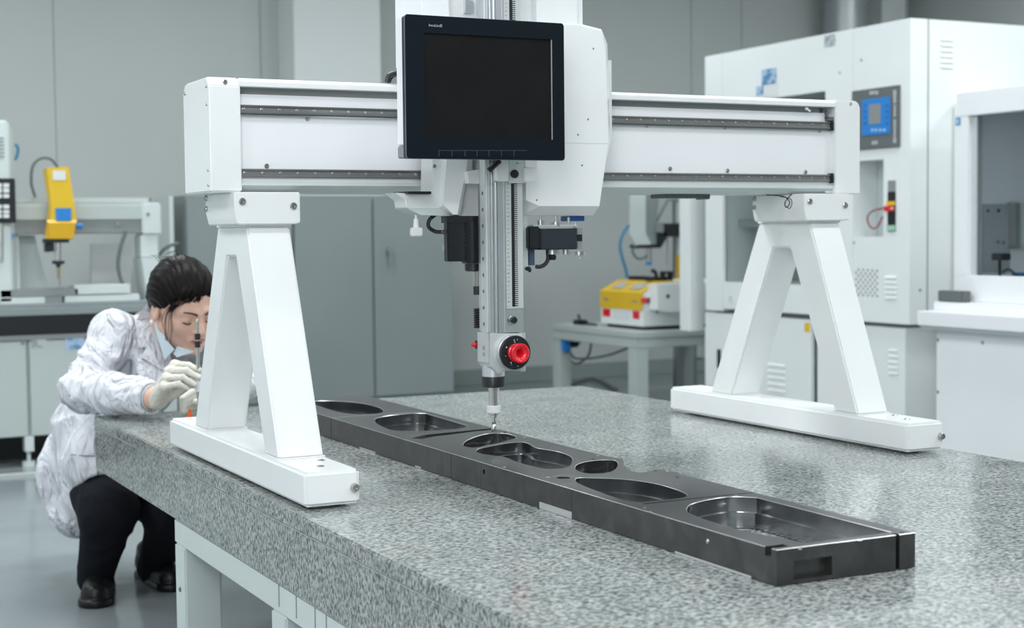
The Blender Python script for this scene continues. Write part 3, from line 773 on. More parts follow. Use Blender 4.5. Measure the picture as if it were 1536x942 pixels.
# neck and probe, turned parts on one vertical axis
YP = -1.478
ax = Y(740.5, 600, YP).x
def zz_(py): return Y(740, py, YP).z
obj('neck', MB().lathe((ax, YP, zz_(546)), (0, 0, -1), [(0, 0.0235), (zz_(546) - zz_(564), 0.0235)], 32), alum, vr)
obj('neck_ring', MB().lathe((ax, YP, zz_(564)), (0, 0, -1), [(0, 0.024), (0.002, 0.0248), (zz_(564) - zz_(579), 0.0248), (zz_(564) - zz_(580.5), 0.02)], 36), black, vr)
pb = obj('probe_barrel', MB().lathe((ax, YP, zz_(579)), (0, 0, -1), [(0, 0.0110), (0.006, 0.0110), (0.0062, 0.0118), (0.0095, 0.0118), (0.0098, 0.0100), (zz_(579) - zz_(609), 0.0100)], 28), chrome, vr)
obj('probe_collar', MB().lathe((ax, YP, zz_(608)), (0, 0, -1), [(0, 0.0145), (0.001, 0.0155), (zz_(608) - zz_(618.5), 0.0155), (zz_(608) - zz_(619.5), 0.0140)], 32), paper, vr, label='pale plastic collar')
h = lambda py: zz_(619) - zz_(py)
obj('stylus', MB().lathe((ax, YP, zz_(619)), (0, 0, -1), [(0, 0.0105), (h(622), 0.0105), (h(623), 0.0075), (h(626), 0.0078), (h(626.5), 0.0040), (h(632), 0.0040), (h(632.5), 0.0052), (h(635), 0.0050), (h(636), 0.0038), (h(638), 0.0045), (h(639), 0.0055), (h(647), 0.0055), (h(648), 0.0046)], 20), chrome, vr)

# ================================================================== monitor
MY = -1.60
mx0, mx1, mz0, mz1 = 0.2815, 0.6285, 1.1955, 1.4705
mo = thing('monitor', 'black framed flat monitor with a dark blank screen mounted on the carriage', 'monitor', ((mx0 + mx1) / 2, -1.58, (mz0 + mz1) / 2))
fr_o = [(mx0, mz0), (mx1, mz0), (mx1, mz1), (mx0, mz1)]
a = Y(636, 49, MY); b_ = Y(829.5, 209.5, MY)
scr = [(a.x, b_.z), (b_.x, b_.z), (b_.x, a.z), (a.x, a.z)]
def rr(x0, z0, x1, z1, r, n=4):
    out = []
    for (cx, cz, s) in ((x0 + r, z0 + r, PI), (x1 - r, z0 + r, 1.5 * PI), (x1 - r, z1 - r, 0), (x0 + r, z1 - r, 0.5 * PI)):
        for i in range(n + 1):
            t = s + i * PI / 2 / n; out.append((cx + r * math.cos(t), cz + r * math.sin(t)))
    return out
bz = MB().prism(rr(mx0, mz0, mx1, mz1, 0.006), 1, MY, MY + 0.012, holes=[scr])
bmesh.ops.remove_doubles(bz.bm, verts=bz.bm.verts, dist=1e-6)
obj('front_bezel', bz, bezel, mo)
obj('bezel_edge', MB().prism(rr(mx0 - 0.0008, mz0 - 0.0008, mx1 + 0.0008, mz1 + 0.0008, 0.006), 1, MY + 0.002, MY + 0.0065, holes=[rr(mx0 + 0.003, mz0 + 0.003, mx1 - 0.003, mz1 - 0.003, 0.004)]), bezeledge, mo)
obj('mid_frame', MB().prism(rr(mx0, mz0, mx1, mz1, 0.006), 1, MY + 0.0122, MY + 0.018), black, mo)
hz = Y(603, 218, MY + 0.03).z
obj('back_shell', MB().box(mx0 + 0.001, mx1 - 0.002, MY + 0.0182, MY + 0.050, hz, mz1 - 0.001, 0.002), panelwhite, mo)
obj('back_shell_foot', MB().box(mx0 + 0.001, mx1 - 0.002, MY + 0.0182, MY + 0.050, mz0 + 0.001, hz - 0.001, 0.002), midgrey, mo)
obj('screen', MB().box(a.x, b_.x, MY + 0.0035, MY + 0.011, b_.z, a.z), screenm, mo)
obj('screen_highlight', MB().box(b_.x - 0.0016, b_.x, MY + 0.001, MY + 0.0035, b_.z, a.z), mat('highlight_grey', (0.35, 0.36, 0.42), 0.3), mo)  # pale strip painted as the highlight down the screen's right edge
obj('mounting_arm', MB().box(0.42, 0.52, MY + 0.05, -1.515, 1.24, 1.40, 0.004), greywhite, mo)
bpx = [658.5, 678, 697.5, 715.5, 733.5, 752, 771, 791]
for u, v in zip(bpx, bpx[1:]):
    p0 = Y(u, 225.5, MY); p1 = Y(v - 0.8, 235, MY); e = 0.0005
    k = obj('button', MB().box(p0.x + e, p1.x - e, MY - 0.0009, MY + 0.001, p1.z, p0.z - e, 0.0003), bezel, mo)
    obj('button_rim', MB().box(p0.x - e, p0.x + e * 0.2, MY - 0.0006, MY + 0.001, p1.z, p0.z + e).box(p0.x - e, p1.x, MY - 0.0006, MY + 0.001, p0.z - 0.0004, p0.z + 0.0001), bezeledge, k)
p = Y(643, 39.5, MY - 0.0003)
text('brand_lettering', 'InouLindE', 0.0072, p, (1, 0, 0), (0, 0, 1), letter, mo, 0.0002)
# cable loop behind the monitor
cl = MB(); yb_ = -1.33
cl.tube([Y(580, 124, yb_), Y(583, 114, yb_), Y(592, 110, yb_), Y(604, 111, yb_), Y(625, 118, yb_)], 0.0055, 8)
cl.tube([Y(584, 124, yb_ + 0.02), Y(588, 116, yb_ + 0.02), Y(597, 113, yb_ + 0.02), Y(620, 116, yb_ + 0.02)], 0.003, 8)
tag(obj('monitor_cable', cl, rubber), 'black cable loop rising behind the left edge of the monitor', 'cable')
lk = MB(); p = Y(798, 31, -1.40); lk.tube([p + Vector((-0.012, 0, -0.012)), p, p + Vector((0.006, 0, 0.003))], 0.003, 6); lk.tube([p + Vector((-0.014, 0, 0.0)), p + Vector((0.012, 0, 0.004))], 0.0025, 6)

# ================================================================== background: grey cabinets
def xbox(px0, py0, px1, py1, X0, X1, mb=None, bev=0.0):      # box whose face is on the plane x = X0
    a = X(px0, py0, X0); b = X(px1, py1, X0)
    return (mb or MB()).box(min(X0, X1), max(X0, X1), min(a.y, b.y), max(a.y, b.y), min(a.z, b.z), max(a.z, b.z), bev)
GY = 4.45
gx = [Y(p, 400, GY).x for p in (280, 441, 560, 680)]
gz = 1.285
def cabinet(i0, i1, name_label, handles):
    x0, x1 = gx[i0], gx[i1]
    t = thing('storage_cabinet', name_label, 'cabinet', ((x0 + x1) / 2, GY + 0.2, 0), 'grey metal cabinets along the back wall')
    obj('body', MB().box(x0 + 0.002, x1 - 0.002, GY + 0.018, GY + 0.24 + 0.12, 0, gz, 0.003), cabgrey, t)
    for k in range(i0, i1):
        a, b = gx[k], gx[k + 1]
        d = obj('door', MB().box(a + 0.006, b - 0.006, GY, GY + 0.017, 0.05, gz - 0.02, 0.003), cabgrey, t)
        if k in handles:
            p = Y(583, 375, GY - 0.01)
            hm = MB().box(p.x - 0.012, p.x + 0.012, GY - 0.008, GY, p.z - 0.03, p.z + 0.03, 0.003).cyl((p.x, GY - 0.008, p.z), (p.x, GY - 0.03, p.z), 0.014)
            hm.tube([(p.x, GY - 0.03, p.z), (p.x + 0.004, GY - 0.035, p.z - 0.04), (p.x + 0.002, GY - 0.03, p.z - 0.10)], 0.008, 8)
            obj('handle', hm, midgrey, d)
    return t
cabinet(0, 1, 'grey metal cabinet with one plain door behind the crouching woman', ())
cabinet(1, 3, 'grey metal cabinet with two doors and a key handle behind the left stand', (2,))
op = MB(); a = Y(266, 293, GY); op.box(gx[0] - 0.10, gx[0] - 0.075, GY - 0.02, GY + 0.3, 0.04, gz - 0.005, 0.003)
tag(obj('steel_post', op, greywhite), 'narrow pale steel upright beside the left grey cabinet', 'post')

# ================================================================== background: left bench with small measuring machine
LY = 2.905
lb = thing('instrument_bench', 'long pale grey bench cabinet with a black granite slab on top at left', 'bench', (-0.1, 3.3, 0))
lx0, lx1 = -1.6, Y(262, 500, LY).x
zt_ = Y(100, 500, LY).z
obj('carcass', MB().box(lx0, lx1, LY + 0.02, 3.75, 0.14, zt_ - 0.005), cablight, lb)
xm = Y(43.5, 600, LY).x
for (a, b) in ((lx0, xm - 0.62), (xm - 0.61, xm - 0.004), (xm + 0.004, lx1)):
    obj('door', MB().box(a + 0.003, b - 0.003, LY, LY + 0.02, 0.14, zt_ - 0.01 - 0.02, 0.004), cablight, lb)
obj('rim', MB().box(lx0, lx1, LY - 0.002, LY + 0.018, zt_ - 0.026, zt_, 0.002), midgrey, lb)
zb0 = zt_; zb1 = Y(100, 472, LY).z
obj('black_slab', MB().box(lx0, lx1, LY - 0.01, 3.75, zb0 + 0.001, zb1, 0.003), black, lb)
obj('slab_top', MB().box(lx0, lx1, LY - 0.012, 3.75, zb1 + 0.001, Y(100, 461, LY).z, 0.003), cabgrey, lb)
for px in (45, ):
    x = Y(px, 690, LY).x
    for xx in (x, x - 0.62, lx1 - 0.1):
        f = MB().box(xx - 0.02, xx + 0.02, LY + 0.0, LY + 0.06, 0.07, 0.14).cyl((xx, LY + 0.03, 0.02), (xx, LY + 0.03, 0.09), 0.009).cyl((xx, LY + 0.03, 0), (xx, LY + 0.03, 0.022), 0.03)
        obj('adjustable_foot', f, greywhite, lb)
for (p0, p1, m, n) in (((47, 506), (70, 521), greyprint, 'grey_label'), ((98, 505), (126, 523), blueprint, 'blue_label')):
    a = Y(*p0, LY); b = Y(*p1, LY); obj(n, MB().box(a.x, b.x, LY - 0.0015, LY, b.z, a.z), m, lb)
bolt(lb, Y(34, 515, LY), (0, -1, 0), 0.008, 0.004, m=midgrey)
# low plinth on the floor below
pl = MB().box(RX0 + 0.5, 1.0, 2.62, 2.66, 0, 0.012); tag(obj('floor_strip', pl, cablight), 'pale strip on the floor in front of the left bench', 'strip')
bx = MB().box(lx0, lx1, 3.2, 3.7, 0.0, 0.13); tag(obj('under_bench_box', bx, black), 'black low box filling the space under the left bench', 'box')  # low black block as wide as the bench, below its carcass

SY = 3.05
zb = Y(100, 461, LY).z
ms = thing('small_measuring_machine', 'small bridge measuring machine with a yellow head on the left bench', 'machine', (0.4, 3.2, Y(100, 461, LY).z))
def yb(px0, py0, px1, py1, yf, yb_, bev=0.0): return rbox(px0, py0, px1, py1, yf, yb_, None, bev)
obj('beam', yb(-60, 305, 242, 332, SY, SY + 0.16, 0.012), cablight, ms)
obj('beam_underside', yb(-60, 331, 214, 350, SY + 0.01, SY + 0.15, 0.004), midgrey, ms)
obj('beam_back', yb(-60, 296, 224, 305, SY + 0.05, SY + 0.14, 0.004), cablight, ms)
obj('end_cap', yb(213, 304, 243, 352, SY - 0.01, SY + 0.17, 0.008), greywhite, ms)
obj('pillar', yb(211, 353, 238, 386, SY, SY + 0.14, 0.004), greywhite, ms)
def quad(pts, yf, yb_, bev=0.0): return poly(pts, yf, yb_, None, bev)
obj('pillar_foot', quad([(212, 387), (238, 387), (252, 430), (251, 457), (222, 457)], SY - 0.02, SY + 0.16, 0.003), greywhite, ms)
obj('side_panel', quad([(27, 353), (52, 353), (70, 425), (76, 438), (27, 438)], SY + 0.08, SY + 0.12), cablight, ms)
obj('side_post', yb(22, 352, 31, 436, SY + 0.04, SY + 0.10, 0.003), greywhite, ms)
obj('back_plate', quad([(137, 366), (205, 362), (196, 428), (137, 428)], SY + 0.30, SY + 0.33), wallm, ms)
# slide rails and trays on the slab
for (r, m, n) in (((0, 435, 118, 444), midgrey, 'slide_rail'), ((112, 428, 196, 440), greywhite, 'tray'), ((0, 447, 68, 456), greywhite, 'linear_bar'), ((68, 444, 94, 456), midgrey, 'slide_block'), ((97, 444, 210, 452), greywhite, 'linear_bar'), ((94, 452, 180, 456), black, 'bar_shade_gap')):
    if n == 'bar_shade_gap':
        obj('bar_shade_strip', rbox(*r, SY - 0.02, SY + 0.06), black, ms)  # black strip standing in for the shade below the linear bar
    else:
        obj(n, rbox(*r, SY - 0.05, SY + 0.1, None, 0.003), m, ms)
obj('machine_base', MB().box(-1.3, Y(238, 456, SY).x, SY - 0.08, SY + 0.4, zb, zb + 0.02, 0.003), cabgrey, ms)
yh = SY - 0.12
obj('yellow_head', loft([(70, 252), (103, 250), (115, 330), (110, 357), (71, 357), (77, 330), (77, 308)], yh, [(64, 254), (102, 252), (113, 331), (108, 357), (66, 357), (70, 330), (72, 306)], yh + 0.09), yellow, ms, angle=20)
obj('yellow_nose', loft([(72, 334), (114, 334), (110, 358), (74, 358)], yh - 0.012, [(70, 330), (115, 330), (110, 359), (72, 359)], yh + 0.0), mat('deep_yellow', (0.66, 0.38, 0.01), 0.4), ms, angle=20)
a = Y(79, 256, yh); b = Y(98.5, 270, yh)
obj('head_label', MB().box(a.x, b.x, yh - 0.002, yh, b.z, a.z), paper, ms)
a = Y(83.5, 312, yh - 0.006); b = Y(107, 331, yh - 0.006)
obj('blue_label', MB().box(a.x, b.x, yh - 0.009, yh, b.z, a.z), blue, ms, label='small blue label on the yellow head')
obj('blue_knob', MB().cyl(Y(114, 339, yh + 0.05), Y(123, 339, yh + 0.05), 0.014), blue, ms)
obj('mount_plate', rbox(68, 358, 104, 364, yh, yh + 0.08), black, ms)
obj('stylus_bracket', rbox(68, 364, 82, 378, yh + 0.02, yh + 0.07, None, 0.003), blackm, ms)
p = Y(87.5, 364, yh + 0.03)
def ln(px, a_, b_): return (Y(px, a_, yh + 0.03), Y(px, b_, yh + 0.03))
obj('probe_shaft', MB().cyl(*ln(87.5, 363, 392), 0.012), chrome, ms)
obj('probe_side_shaft', MB().cyl(*ln(77, 366, 382), 0.009), steel, ms)
obj('probe_flange', MB().cyl(*ln(87.5, 391, 396), 0.028).cyl(*ln(87.5, 396, 401), 0.014, 0.008), black, ms)
obj('probe_tip', MB().cyl(*ln(87.5, 401, 418), 0.009, 0.006), mat('brass_tip', (0.55, 0.45, 0.25), 0.3, metal=1.0), ms)
for pts, r in (([(53, 296), (47, 275), (49, 250), (60, 238), (75, 238), (84, 247), (87, 252)], 0.007), ):
    obj('cable', MB().tube([Y(*p, SY + 0.02) for p in pts], r), cable, ms)
obj('hanging_cable', MB().tube([Y(*p, SY + 0.0) for p in ((189, 347), (181, 370), (177, 395), (180, 415), (185, 428))], 0.009), cable, ms)
obj('wall_cable', MB().tube([Y(*p, SY + 0.1) for p in ((238, 384), (246, 374), (256, 368), (268, 365))], 0.008), cable, ms)
for (px, py) in ((222, 321), (178, 337), (225, 299)):
    bolt(ms, Y(px, py, SY - 0.01), (0, -1, 0), 0.009, 0.004, m=midgrey)
obj('blue_fitting', MB().cyl(Y(16, 354, SY - 0.02), Y(16, 354, SY + 0.02), 0.014), blue, ms)

# white machine column with keypad at the very left, standing nearer
ky = 3.0
kc = thing('control_column', 'white control column with a black keypad at the far left edge', 'machine', (Y(0, 250, ky).x, ky, 0))
obj('column', MB().box(-1.3, Y(15, 250, ky).x, ky, ky + 0.2, zb + 0.021, Y(0, 180, ky).z, 0.01), greywhite, kc)
obj('column_side', MB().box(Y(15, 250, ky).x, Y(22, 250, ky).x, ky + 0.05, ky + 0.2, zb + 0.021, Y(0, 188, ky).z, 0.006), cablight, kc)
for i in range(6):
    z = Y(0, 208 + i * 5.6, ky).z; obj('vent_slot', MB().box(-0.9, Y(7, 250, ky).x, ky - 0.003, ky + 0.001, z, z + 0.006), midgrey, kc)
kpd = obj('keypad', rbox(-60, 267, 24.5, 334, ky - 0.03, ky, None, 0.004), black, kc)
for (px0, px1) in ((-3, 3), (5, 14)):
    for (a_, b_) in ((275, 281), (282, 289), (291, 297), (307, 313), (315, 320), (321, 327)):
        obj('key', rbox(px0, a_, px1, b_, ky - 0.035, ky - 0.03, None, 0.001), paper, kpd)
obj('bracket_rod', MB().cyl(Y(1, 335, ky), Y(1, 392, ky), 0.012), steel, kc)
obj('side_cable', MB().tube([Y(23, 216, ky + .1), Y(27, 222, ky + .1), Y(26, 232, ky + .1), Y(22.5, 240, ky + .1)], 0.007), cableblue, kc)

# ================================================================== background: tall white enclosure on the right
E1 = 3.74; e_y0 = 0.91; e_y1 = X(1057, 76, E1).y
ezt = X(1365, 27, E1).z; ezm = X(1365, 487, E1).z
wa = X(1084, 300, E1); wb_ = X(1238, 300, E1)           # window opening limits in y
w_top = X(1168, 146, E1).z; w_bot = X(1120, 424, E1).z
en = thing('test_enclosure', 'tall white enclosure cabinet with a blue control screen at right', 'machine', (4.5, 1.7, 0))
ya, yb2 = wb_.y, wa.y            # ya nearer, yb2 farther
# upper body built round the opening
def eb_(y0, y1, z0, z1, x1=5.4, bev=0.0): return MB().box(E1, x1, y0, y1, z0, z1, bev)
ysm = X(1280, 200, E1).y         # seam between the two front panels
obj('front_panel', eb_(yb2, e_y1, ezm, ezt, bev=0.003), white2, en)
obj('front_panel', eb_(ya, yb2, w_top, ezt), white2, en)
obj('front_panel', eb_(ya, yb2, ezm + 0.015, w_bot), white2, en)
obj('front_panel', eb_(ysm + 0.002, ya, ezm + 0.015, ezt), white2, en)
# recess and panel with the control screen
rc0 = X(1279, 242, E1); rc1 = X(1325, 355, E1)
obj('control_panel_body', eb_(e_y0, rc1.y, ezm, ezt), white2, en)
obj('control_panel_body', eb_(rc1.y, ysm, rc0.z, ezt), white2, en)
obj('control_panel_body', eb_(rc1.y, ysm, ezm, rc1.z), white2, en)
obj('recess_back', MB().box(E1 + 0.14, 5.4, rc1.y, ysm, rc1.z, rc0.z), greywhite, en)
obj('inner_back', MB().box(E1 + 0.75, 5.4, ya, yb2, w_bot, w_top), darkgrey, en)
for (px, wdt, m) in ((1093, 0.05, midgrey), (1112, 0.03, greywhite)):
    p = X(px, 350, E1 + 0.3); obj('inner_rail', MB().box(E1 + 0.3, E1 + 0.34, p.y - wdt, p.y, w_bot, w_top), m, en)
pi_ = X(1098, 380, E1 + 0.25)
obj('inner_module', MB().box(E1 + 0.2, E1 + 0.4, pi_.y - 0.07, pi_.y + 0.05, pi_.z - 0.04, pi_.z + 0.04, 0.004), midgrey, en)
obj('inner_shelf', MB().box(E1 + 0.1, E1 + 0.7, ya, yb2, X(1100, 340, E1 + .3).z, X(1100, 330, E1 + .3).z), midgrey, en)
gl = bpy.data.materials.new('clear_glass'); gl.use_nodes = True
gb = gl.node_tree.nodes['Principled BSDF']; gb.inputs['Transmission Weight'].default_value = 1; gb.inputs['Roughness'].default_value = 0.0; gb.inputs['IOR'].default_value = 1.02; gb.inputs['Base Color'].default_value = (0.80, 0.84, 0.85, 1)
obj('glass_pane', MB().box(E1 + 0.02, E1 + 0.026, ya, yb2, w_bot, w_top), gl, en)
# grey control plate with blue panel and screen
c0 = X(1280.5, 137, E1); c1 = X(1351, 222, E1)
cp = obj('control_plate', MB().box(E1 - 0.012, E1, c1.y, c0.y, X(1351, 220, E1).z, X(1351, 127.5, E1).z, 0.002), darkgrey, en)
b0 = X(1293, 150, E1 - .014); b1 = X(1335, 200, E1 - .014)
obj('blue_keypad', MB().box(E1 - 0.016, E1 - 0.012, b1.y, b0.y, b1.z, b0.z, 0.001), blue, cp)
s0 = X(1303.5, 157, E1 - .016); s1 = X(1321, 185, E1 - .016)
obj('small_screen', MB().box(E1 - 0.0175, E1 - 0.016, s1.y, s0.y, s1.z, s0.z), midgrey, cp)
for px in (1308, 1313.5, 1320, 1326):
    p = X(px, 195, E1 - .018); obj('key_print', MB().box(E1 - 0.0172, E1 - 0.016, p.y - 0.008, p.y + 0.008, p.z - 0.006, p.z + 0.006), paleblue, cp)
for k in range(4):
    p = X(1330, 158 + k * 9, E1 - .018); obj('key_print', MB().box(E1 - 0.0172, E1 - 0.016, p.y - 0.008, p.y + 0.008, p.z - 0.006, p.z + 0.005), mat('darker_blue', (0.01, 0.14, 0.45), 0.4), cp)
    p = X(1297, 158 + k * 9, E1 - .018); obj('key_print', MB().box(E1 - 0.0172, E1 - 0.016, p.y - 0.008, p.y + 0.008, p.z - 0.006, p.z + 0.005), mat('darker_blue', (0.01, 0.14, 0.45), 0.4), cp)
for (px, py, w_, h_) in ((1308, 139, .018, .008), (1315, 139, .01, .008), (1312, 214, .02, .008), (1342, 139, .010, .012), (1342, 150, .008, .020), (1342, 165, .006, .03), (1342, 183, .007, .012), (1342, 197, .006, .03), (1342, 211, .010, .010)):
    p = X(px, py, E1 - .0125); obj('print_mark', MB().box(E1 - 0.0128, E1 - 0.012, p.y - w_, p.y + w_, p.z - h_, p.z + h_), letter, cp)
# key switch slot with coloured buttons
k0 = X(1332.5, 271, E1); k1 = X(1343.5, 347, E1)
ks = obj('switch_slot', MB().box(E1 - 0.004, E1, k1.y, k0.y, k1.z, k0.z - 0.05), black, en)
obj('slot_frame', MB().box(E1 - 0.003, E1, k1.y, k0.y, k0.z - 0.05, k0.z), midgrey, ks)
def xb(px, py, r, h, m, n, par): 
    p = X(px, py, E1); obj(n, MB().cyl((E1 - h, p.y, p.z), (E1, p.y, p.z), r), m, par)
p = X(1338, 306, E1); obj('yellow_button', MB().box(E1 - 0.012, E1 - 0.004, k1.y, k0.y, p.z - 0.006, p.z + 0.012), yellow, ks)
p = X(1338, 313, E1); obj('red_button', MB().box(E1 - 0.03, E1 - 0.004, k1.y + 0.002, k0.y - 0.002, p.z - 0.012, p.z + 0.012, 0.003), red, ks)
p = X(1338, 342, E1); obj('green_button', MB().box(E1 - 0.01, E1 - 0.004, k1.y, k0.y, p.z - 0.012, p.z + 0.012), mat('pale_green', (0.35, 0.6, 0.45), 0.5), ks)
obj('key', MB().tube([X(1326, 312, E1 - .02), X(1333, 312, E1 - .02), X(1338, 313, E1 - .02)], 0.009, 8, 2), steel, ks)
obj('red_wire', MB().tube([X(1324, 325, E1 + .05), X(1316, 340, E1 + .05), X(1308, 342, E1 + .05), X(1302, 334, E1 + .05), X(1302, 324, E1 + .05), X(1310, 316, E1 + .03), X(1326, 312, E1 - .01)], 0.004), mat('dull_red_wire', (0.35, 0.06, 0.07), 0.5), en)
# perforated grille
gr = MB()
for i in range(9):
    for j in range(5 if i % 2 else 5):
        px = 1284.5 + j * 7 + (3.4 if i % 2 == 0 else 0); py = 404.5 + i * 4.7 + j * 0.5
        if px > 1319: continue
        p = X(px, py, E1); gr.cyl((E1 - 0.0015, p.y, p.z), (E1 + 0.001, p.y, p.z), 0.0048, n=8)
g_ = obj('grille_holes', gr, holem, en); g_['kind'] = 'stuff'
def louvers(px0, px1, py0, n, dy, plane, axis, par, sl=0.0):
    for i in range(n):
        py = py0 + i * dy
        if axis == 0:
            a = X(px0, py, plane); b = X(px1, py + sl, plane)
            m = MB().prism([(plane, a.z - 0.004), (plane - 0.007, a.z - 0.004), (plane, a.z + 0.008)], 1, b.y, a.y)
        else:
            a = Y(px0, py, plane); b = Y(px1, py + sl, plane)
            m = MB().prism([(plane, a.z - 0.004), (plane - 0.007, a.z - 0.004), (plane, a.z + 0.008)], 0, a.x, b.x)
        obj('louver', m, white2, par)
louvers(1328, 1345, 415.5, 5, 7.6, E1, 0, en)
louvers(1411, 1429, 59, 6, 8.2, e_y0, 1, en)
# front seam of the right face and screws
sx = Y(1391, 200, e_y0).x
obj('side_seam', MB().box(sx, sx + 0.006, e_y0 - 0.0015, e_y0 + 0.001, ezm, ezt), midgrey, en)
for (px, py) in ((1380, 435),):
    bolt(en, Y(px, py, e_y0), (0, -1, 0), 0.007, 0.003, m=midgrey)
for (px, py) in ((1260, 109), (1292, 90), (1289, 275 - 60), (1281, 364)):
    p = X(px, py, E1); bolt(en, p, (-1, 0, 0), 0.006, 0.003, m=midgrey)
# labels
for (p0, p1, m, n) in (((1237, 54), (1253, 68), greyprint, 'grey_label'), ((1143, 105), (1165, 125), blueprint, 'blue_label'), ((1135, 130), (1145, 142), blueprint, 'small_label'), ((1146, 127), (1168, 143), paper, 'white_label')):
    a = X(*p0, E1); b = X(*p1, E1); obj(n, MB().box(E1 - 0.002, E1, b.y, a.y, b.z, a.z), m, en)
# lower body
E2 = E1 + 0.03
lz = X(1120, 459, E1).z
obj('lower_body', MB().box(E2, 5.4, e_y0 + 0.06, e_y1, 0.05, ezm - 0.02), white2, en)
obj('dark_gap', MB().box(E2 + 0.02, 5.35, e_y0 + 0.08, e_y1 - 0.02, ezm - 0.02, ezm + 0.015), midgrey, en)
obj('plinth', MB().box(E2 + 0.05, 5.3, e_y0 + 0.1, e_y1 - 0.05, 0, 0.05), black, en)
yd0 = X(1221, 550, E2).y; yd1 = X(1062, 550, E2).y; zd1 = X(1090, 470, E2).z
dr = obj('lower_door', MB().box(E2 - 0.02, E2, yd0, yd1, 0.09, zd1, 0.004), white2, en)
hh = X(1079, 538, E2 - 0.02); obj('door_handle', MB().box(E2 - 0.026, E2 - 0.02, hh.y - 0.015, hh.y + 0.015, hh.z - 0.05, hh.z + 0.05, 0.002), black, dr)
ys_ = X(1211, 491, E2 - 0.02); obj('yellow_sticker', MB().box(E2 - 0.0225, E2 - 0.02, ys_.y - 0.02, ys_.y + 0.018, ys_.z - 0.022, ys_.z + 0.022), yellow, dr)
obj('door_gap', MB().box(E2 - 0.001, E2 + 0.0005, X(1226, 550, E2).y, X(1222, 550, E2).y, 0.09, zd1), black, en)
louvers(1152, 1178, 546, 5, 9.5, E2 - 0.02, 0, dr, 0)
louvers(1333, 1347, 525, 5, 8.5, E2, 0, en, 0)
obj('handle_tab', MB().box(E1 - 0.01, E1, X(1097, 450, E1).y - 0.006, X(1097, 450, E1).y + 0.006, X(1097, 452, E1).z, X(1097, 443, E1).z), greywhite, en)
# narrow housing hanging behind the enclosure
ph = X(1045, 400, E1 + 0.02)
a = X(1034, 280, E1 - 0.0).y; 
rh = MB(); rx = Y(1034, 300, 2.62).x; rx2 = Y(1056, 300, 2.62).x
rh.box(rx, rx2, 2.62, 2.72, Y(1040, 497, 2.62).z, Y(1040, 285, 2.62).z, 0.004)
tag(obj('door_housing', rh, white2), 'narrow white upright panel fixed behind the tall white enclosure', 'panel')

# second enclosure, nearer, with a glass door
F1 = 3.62; f_y1 = X(1433, 300, F1).y; f_y0 = -0.95
fe = thing('glazed_test_chamber', 'white chamber with a glass front door at the right edge', 'machine', (4.3, 0.0, 0))
fz1 = X(1433, 140, F1).z; fz0 = X(1425, 452, F1).z
g0 = X(1452, 170, F1); 
gtop = X(1460, 173, F1).z; gbot = X(1455, 413, F1).z
obj('door_frame', MB().box(F1, F1 + 0.05, f_y0, f_y1, gtop, fz1, 0.003), panelwhite, fe)
obj('door_frame', MB().box(F1, F1 + 0.05, f_y0, f_y1, fz0, gbot, 0.003), panelwhite, fe)
obj('door_frame', MB().box(F1, F1 + 0.05, g0.y, f_y1, gbot, gtop, 0.003), panelwhite, fe)
obj('door_seal', MB().box(F1 + 0.02, F1 + 0.05, g0.y - 0.03, g0.y, gbot, gtop), alumgrey, fe)
obj('door_glass', MB().box(F1 + 0.03, F1 + 0.036, f_y0, g0.y - 0.03, gbot, gtop), gl, fe)
chm = mat('chamber_lining', (0.40, 0.43, 0.45), 0.45)
obj('chamber_side', MB().box(F1 + 0.05, F1 + 0.95, g0.y + 0.01, f_y1, fz0, fz1), panelwhite, fe)
obj('chamber_back', MB().box(F1 + 0.90, F1 + 0.95, f_y0, g0.y, fz0, fz1), chm, fe)
obj('chamber_roof', MB().box(F1 + 0.05, F1 + 0.9, f_y0, g0.y, gtop + 0.04, fz1), chm, fe)
obj('chamber_floor', MB().box(F1 + 0.05, F1 + 0.9, f_y0, g0.y, fz0, gbot - 0.03), chm, fe)
sw = g0.y + 0.01                       # inner face of the far side wall
obj('inner_cover', rbox(1474, 306, 1516, 408, sw - 0.012, sw, None, 0.003), chm, fe)
for (px, py) in ((1482, 316), (1498, 316), (1497, 363), (1505, 364)):
    bolt(fe, Y(px, py, sw - 0.012), (0, -1, 0), 0.007, 0.004, m=darkgrey)
ca = Y(1502, 385, sw - 0.15)
obj('camera_head', MB().box(ca.x - 0.026, ca.x + 0.026, ca.y - 0.03, ca.y + 0.03, ca.z - 0.014, ca.z + 0.014, 0.004), black, fe)
obj('camera_stalk', MB().cyl((ca.x - 0.008, ca.y, ca.z), (ca.x - 0.008, ca.y, gbot - 0.03), 0.006), black, fe)
obj('coiled_cable', MB().tube([Y(p, q, ca.y) for p, q in ((1504, 409), (1510, 404), (1517, 406), (1524, 412), (1534, 414))], 0.006), cable, fe)
obj('blue_plug', rbox(1529, 409, 1548, 416, ca.y, ca.y + 0.04), blue, fe)
obj('inner_rail', rbox(1523, 304, 1530, 372, sw - 0.05, sw, None, 0.003), midgrey, fe)
obj('inner_rail', rbox(1531, 304, 1560, 372, sw - 0.04, sw, None, 0.003), greywhite, fe)
lb0 = X(1429, 177, F1); lb1 = X(1441, 188, F1)
l_ = obj('corner_label', MB().box(F1 - 0.002, F1, lb1.y, f_y1, lb1.z, lb0.z), mat('label_blue', (0.12, 0.33, 0.55), 0.5), fe)
obj('label_centre', MB().box(F1 - 0.0028, F1 - 0.002, lb1.y + 0.02, f_y1 - 0.015, lb1.z + 0.008, lb0.z - 0.008), paper, l_)
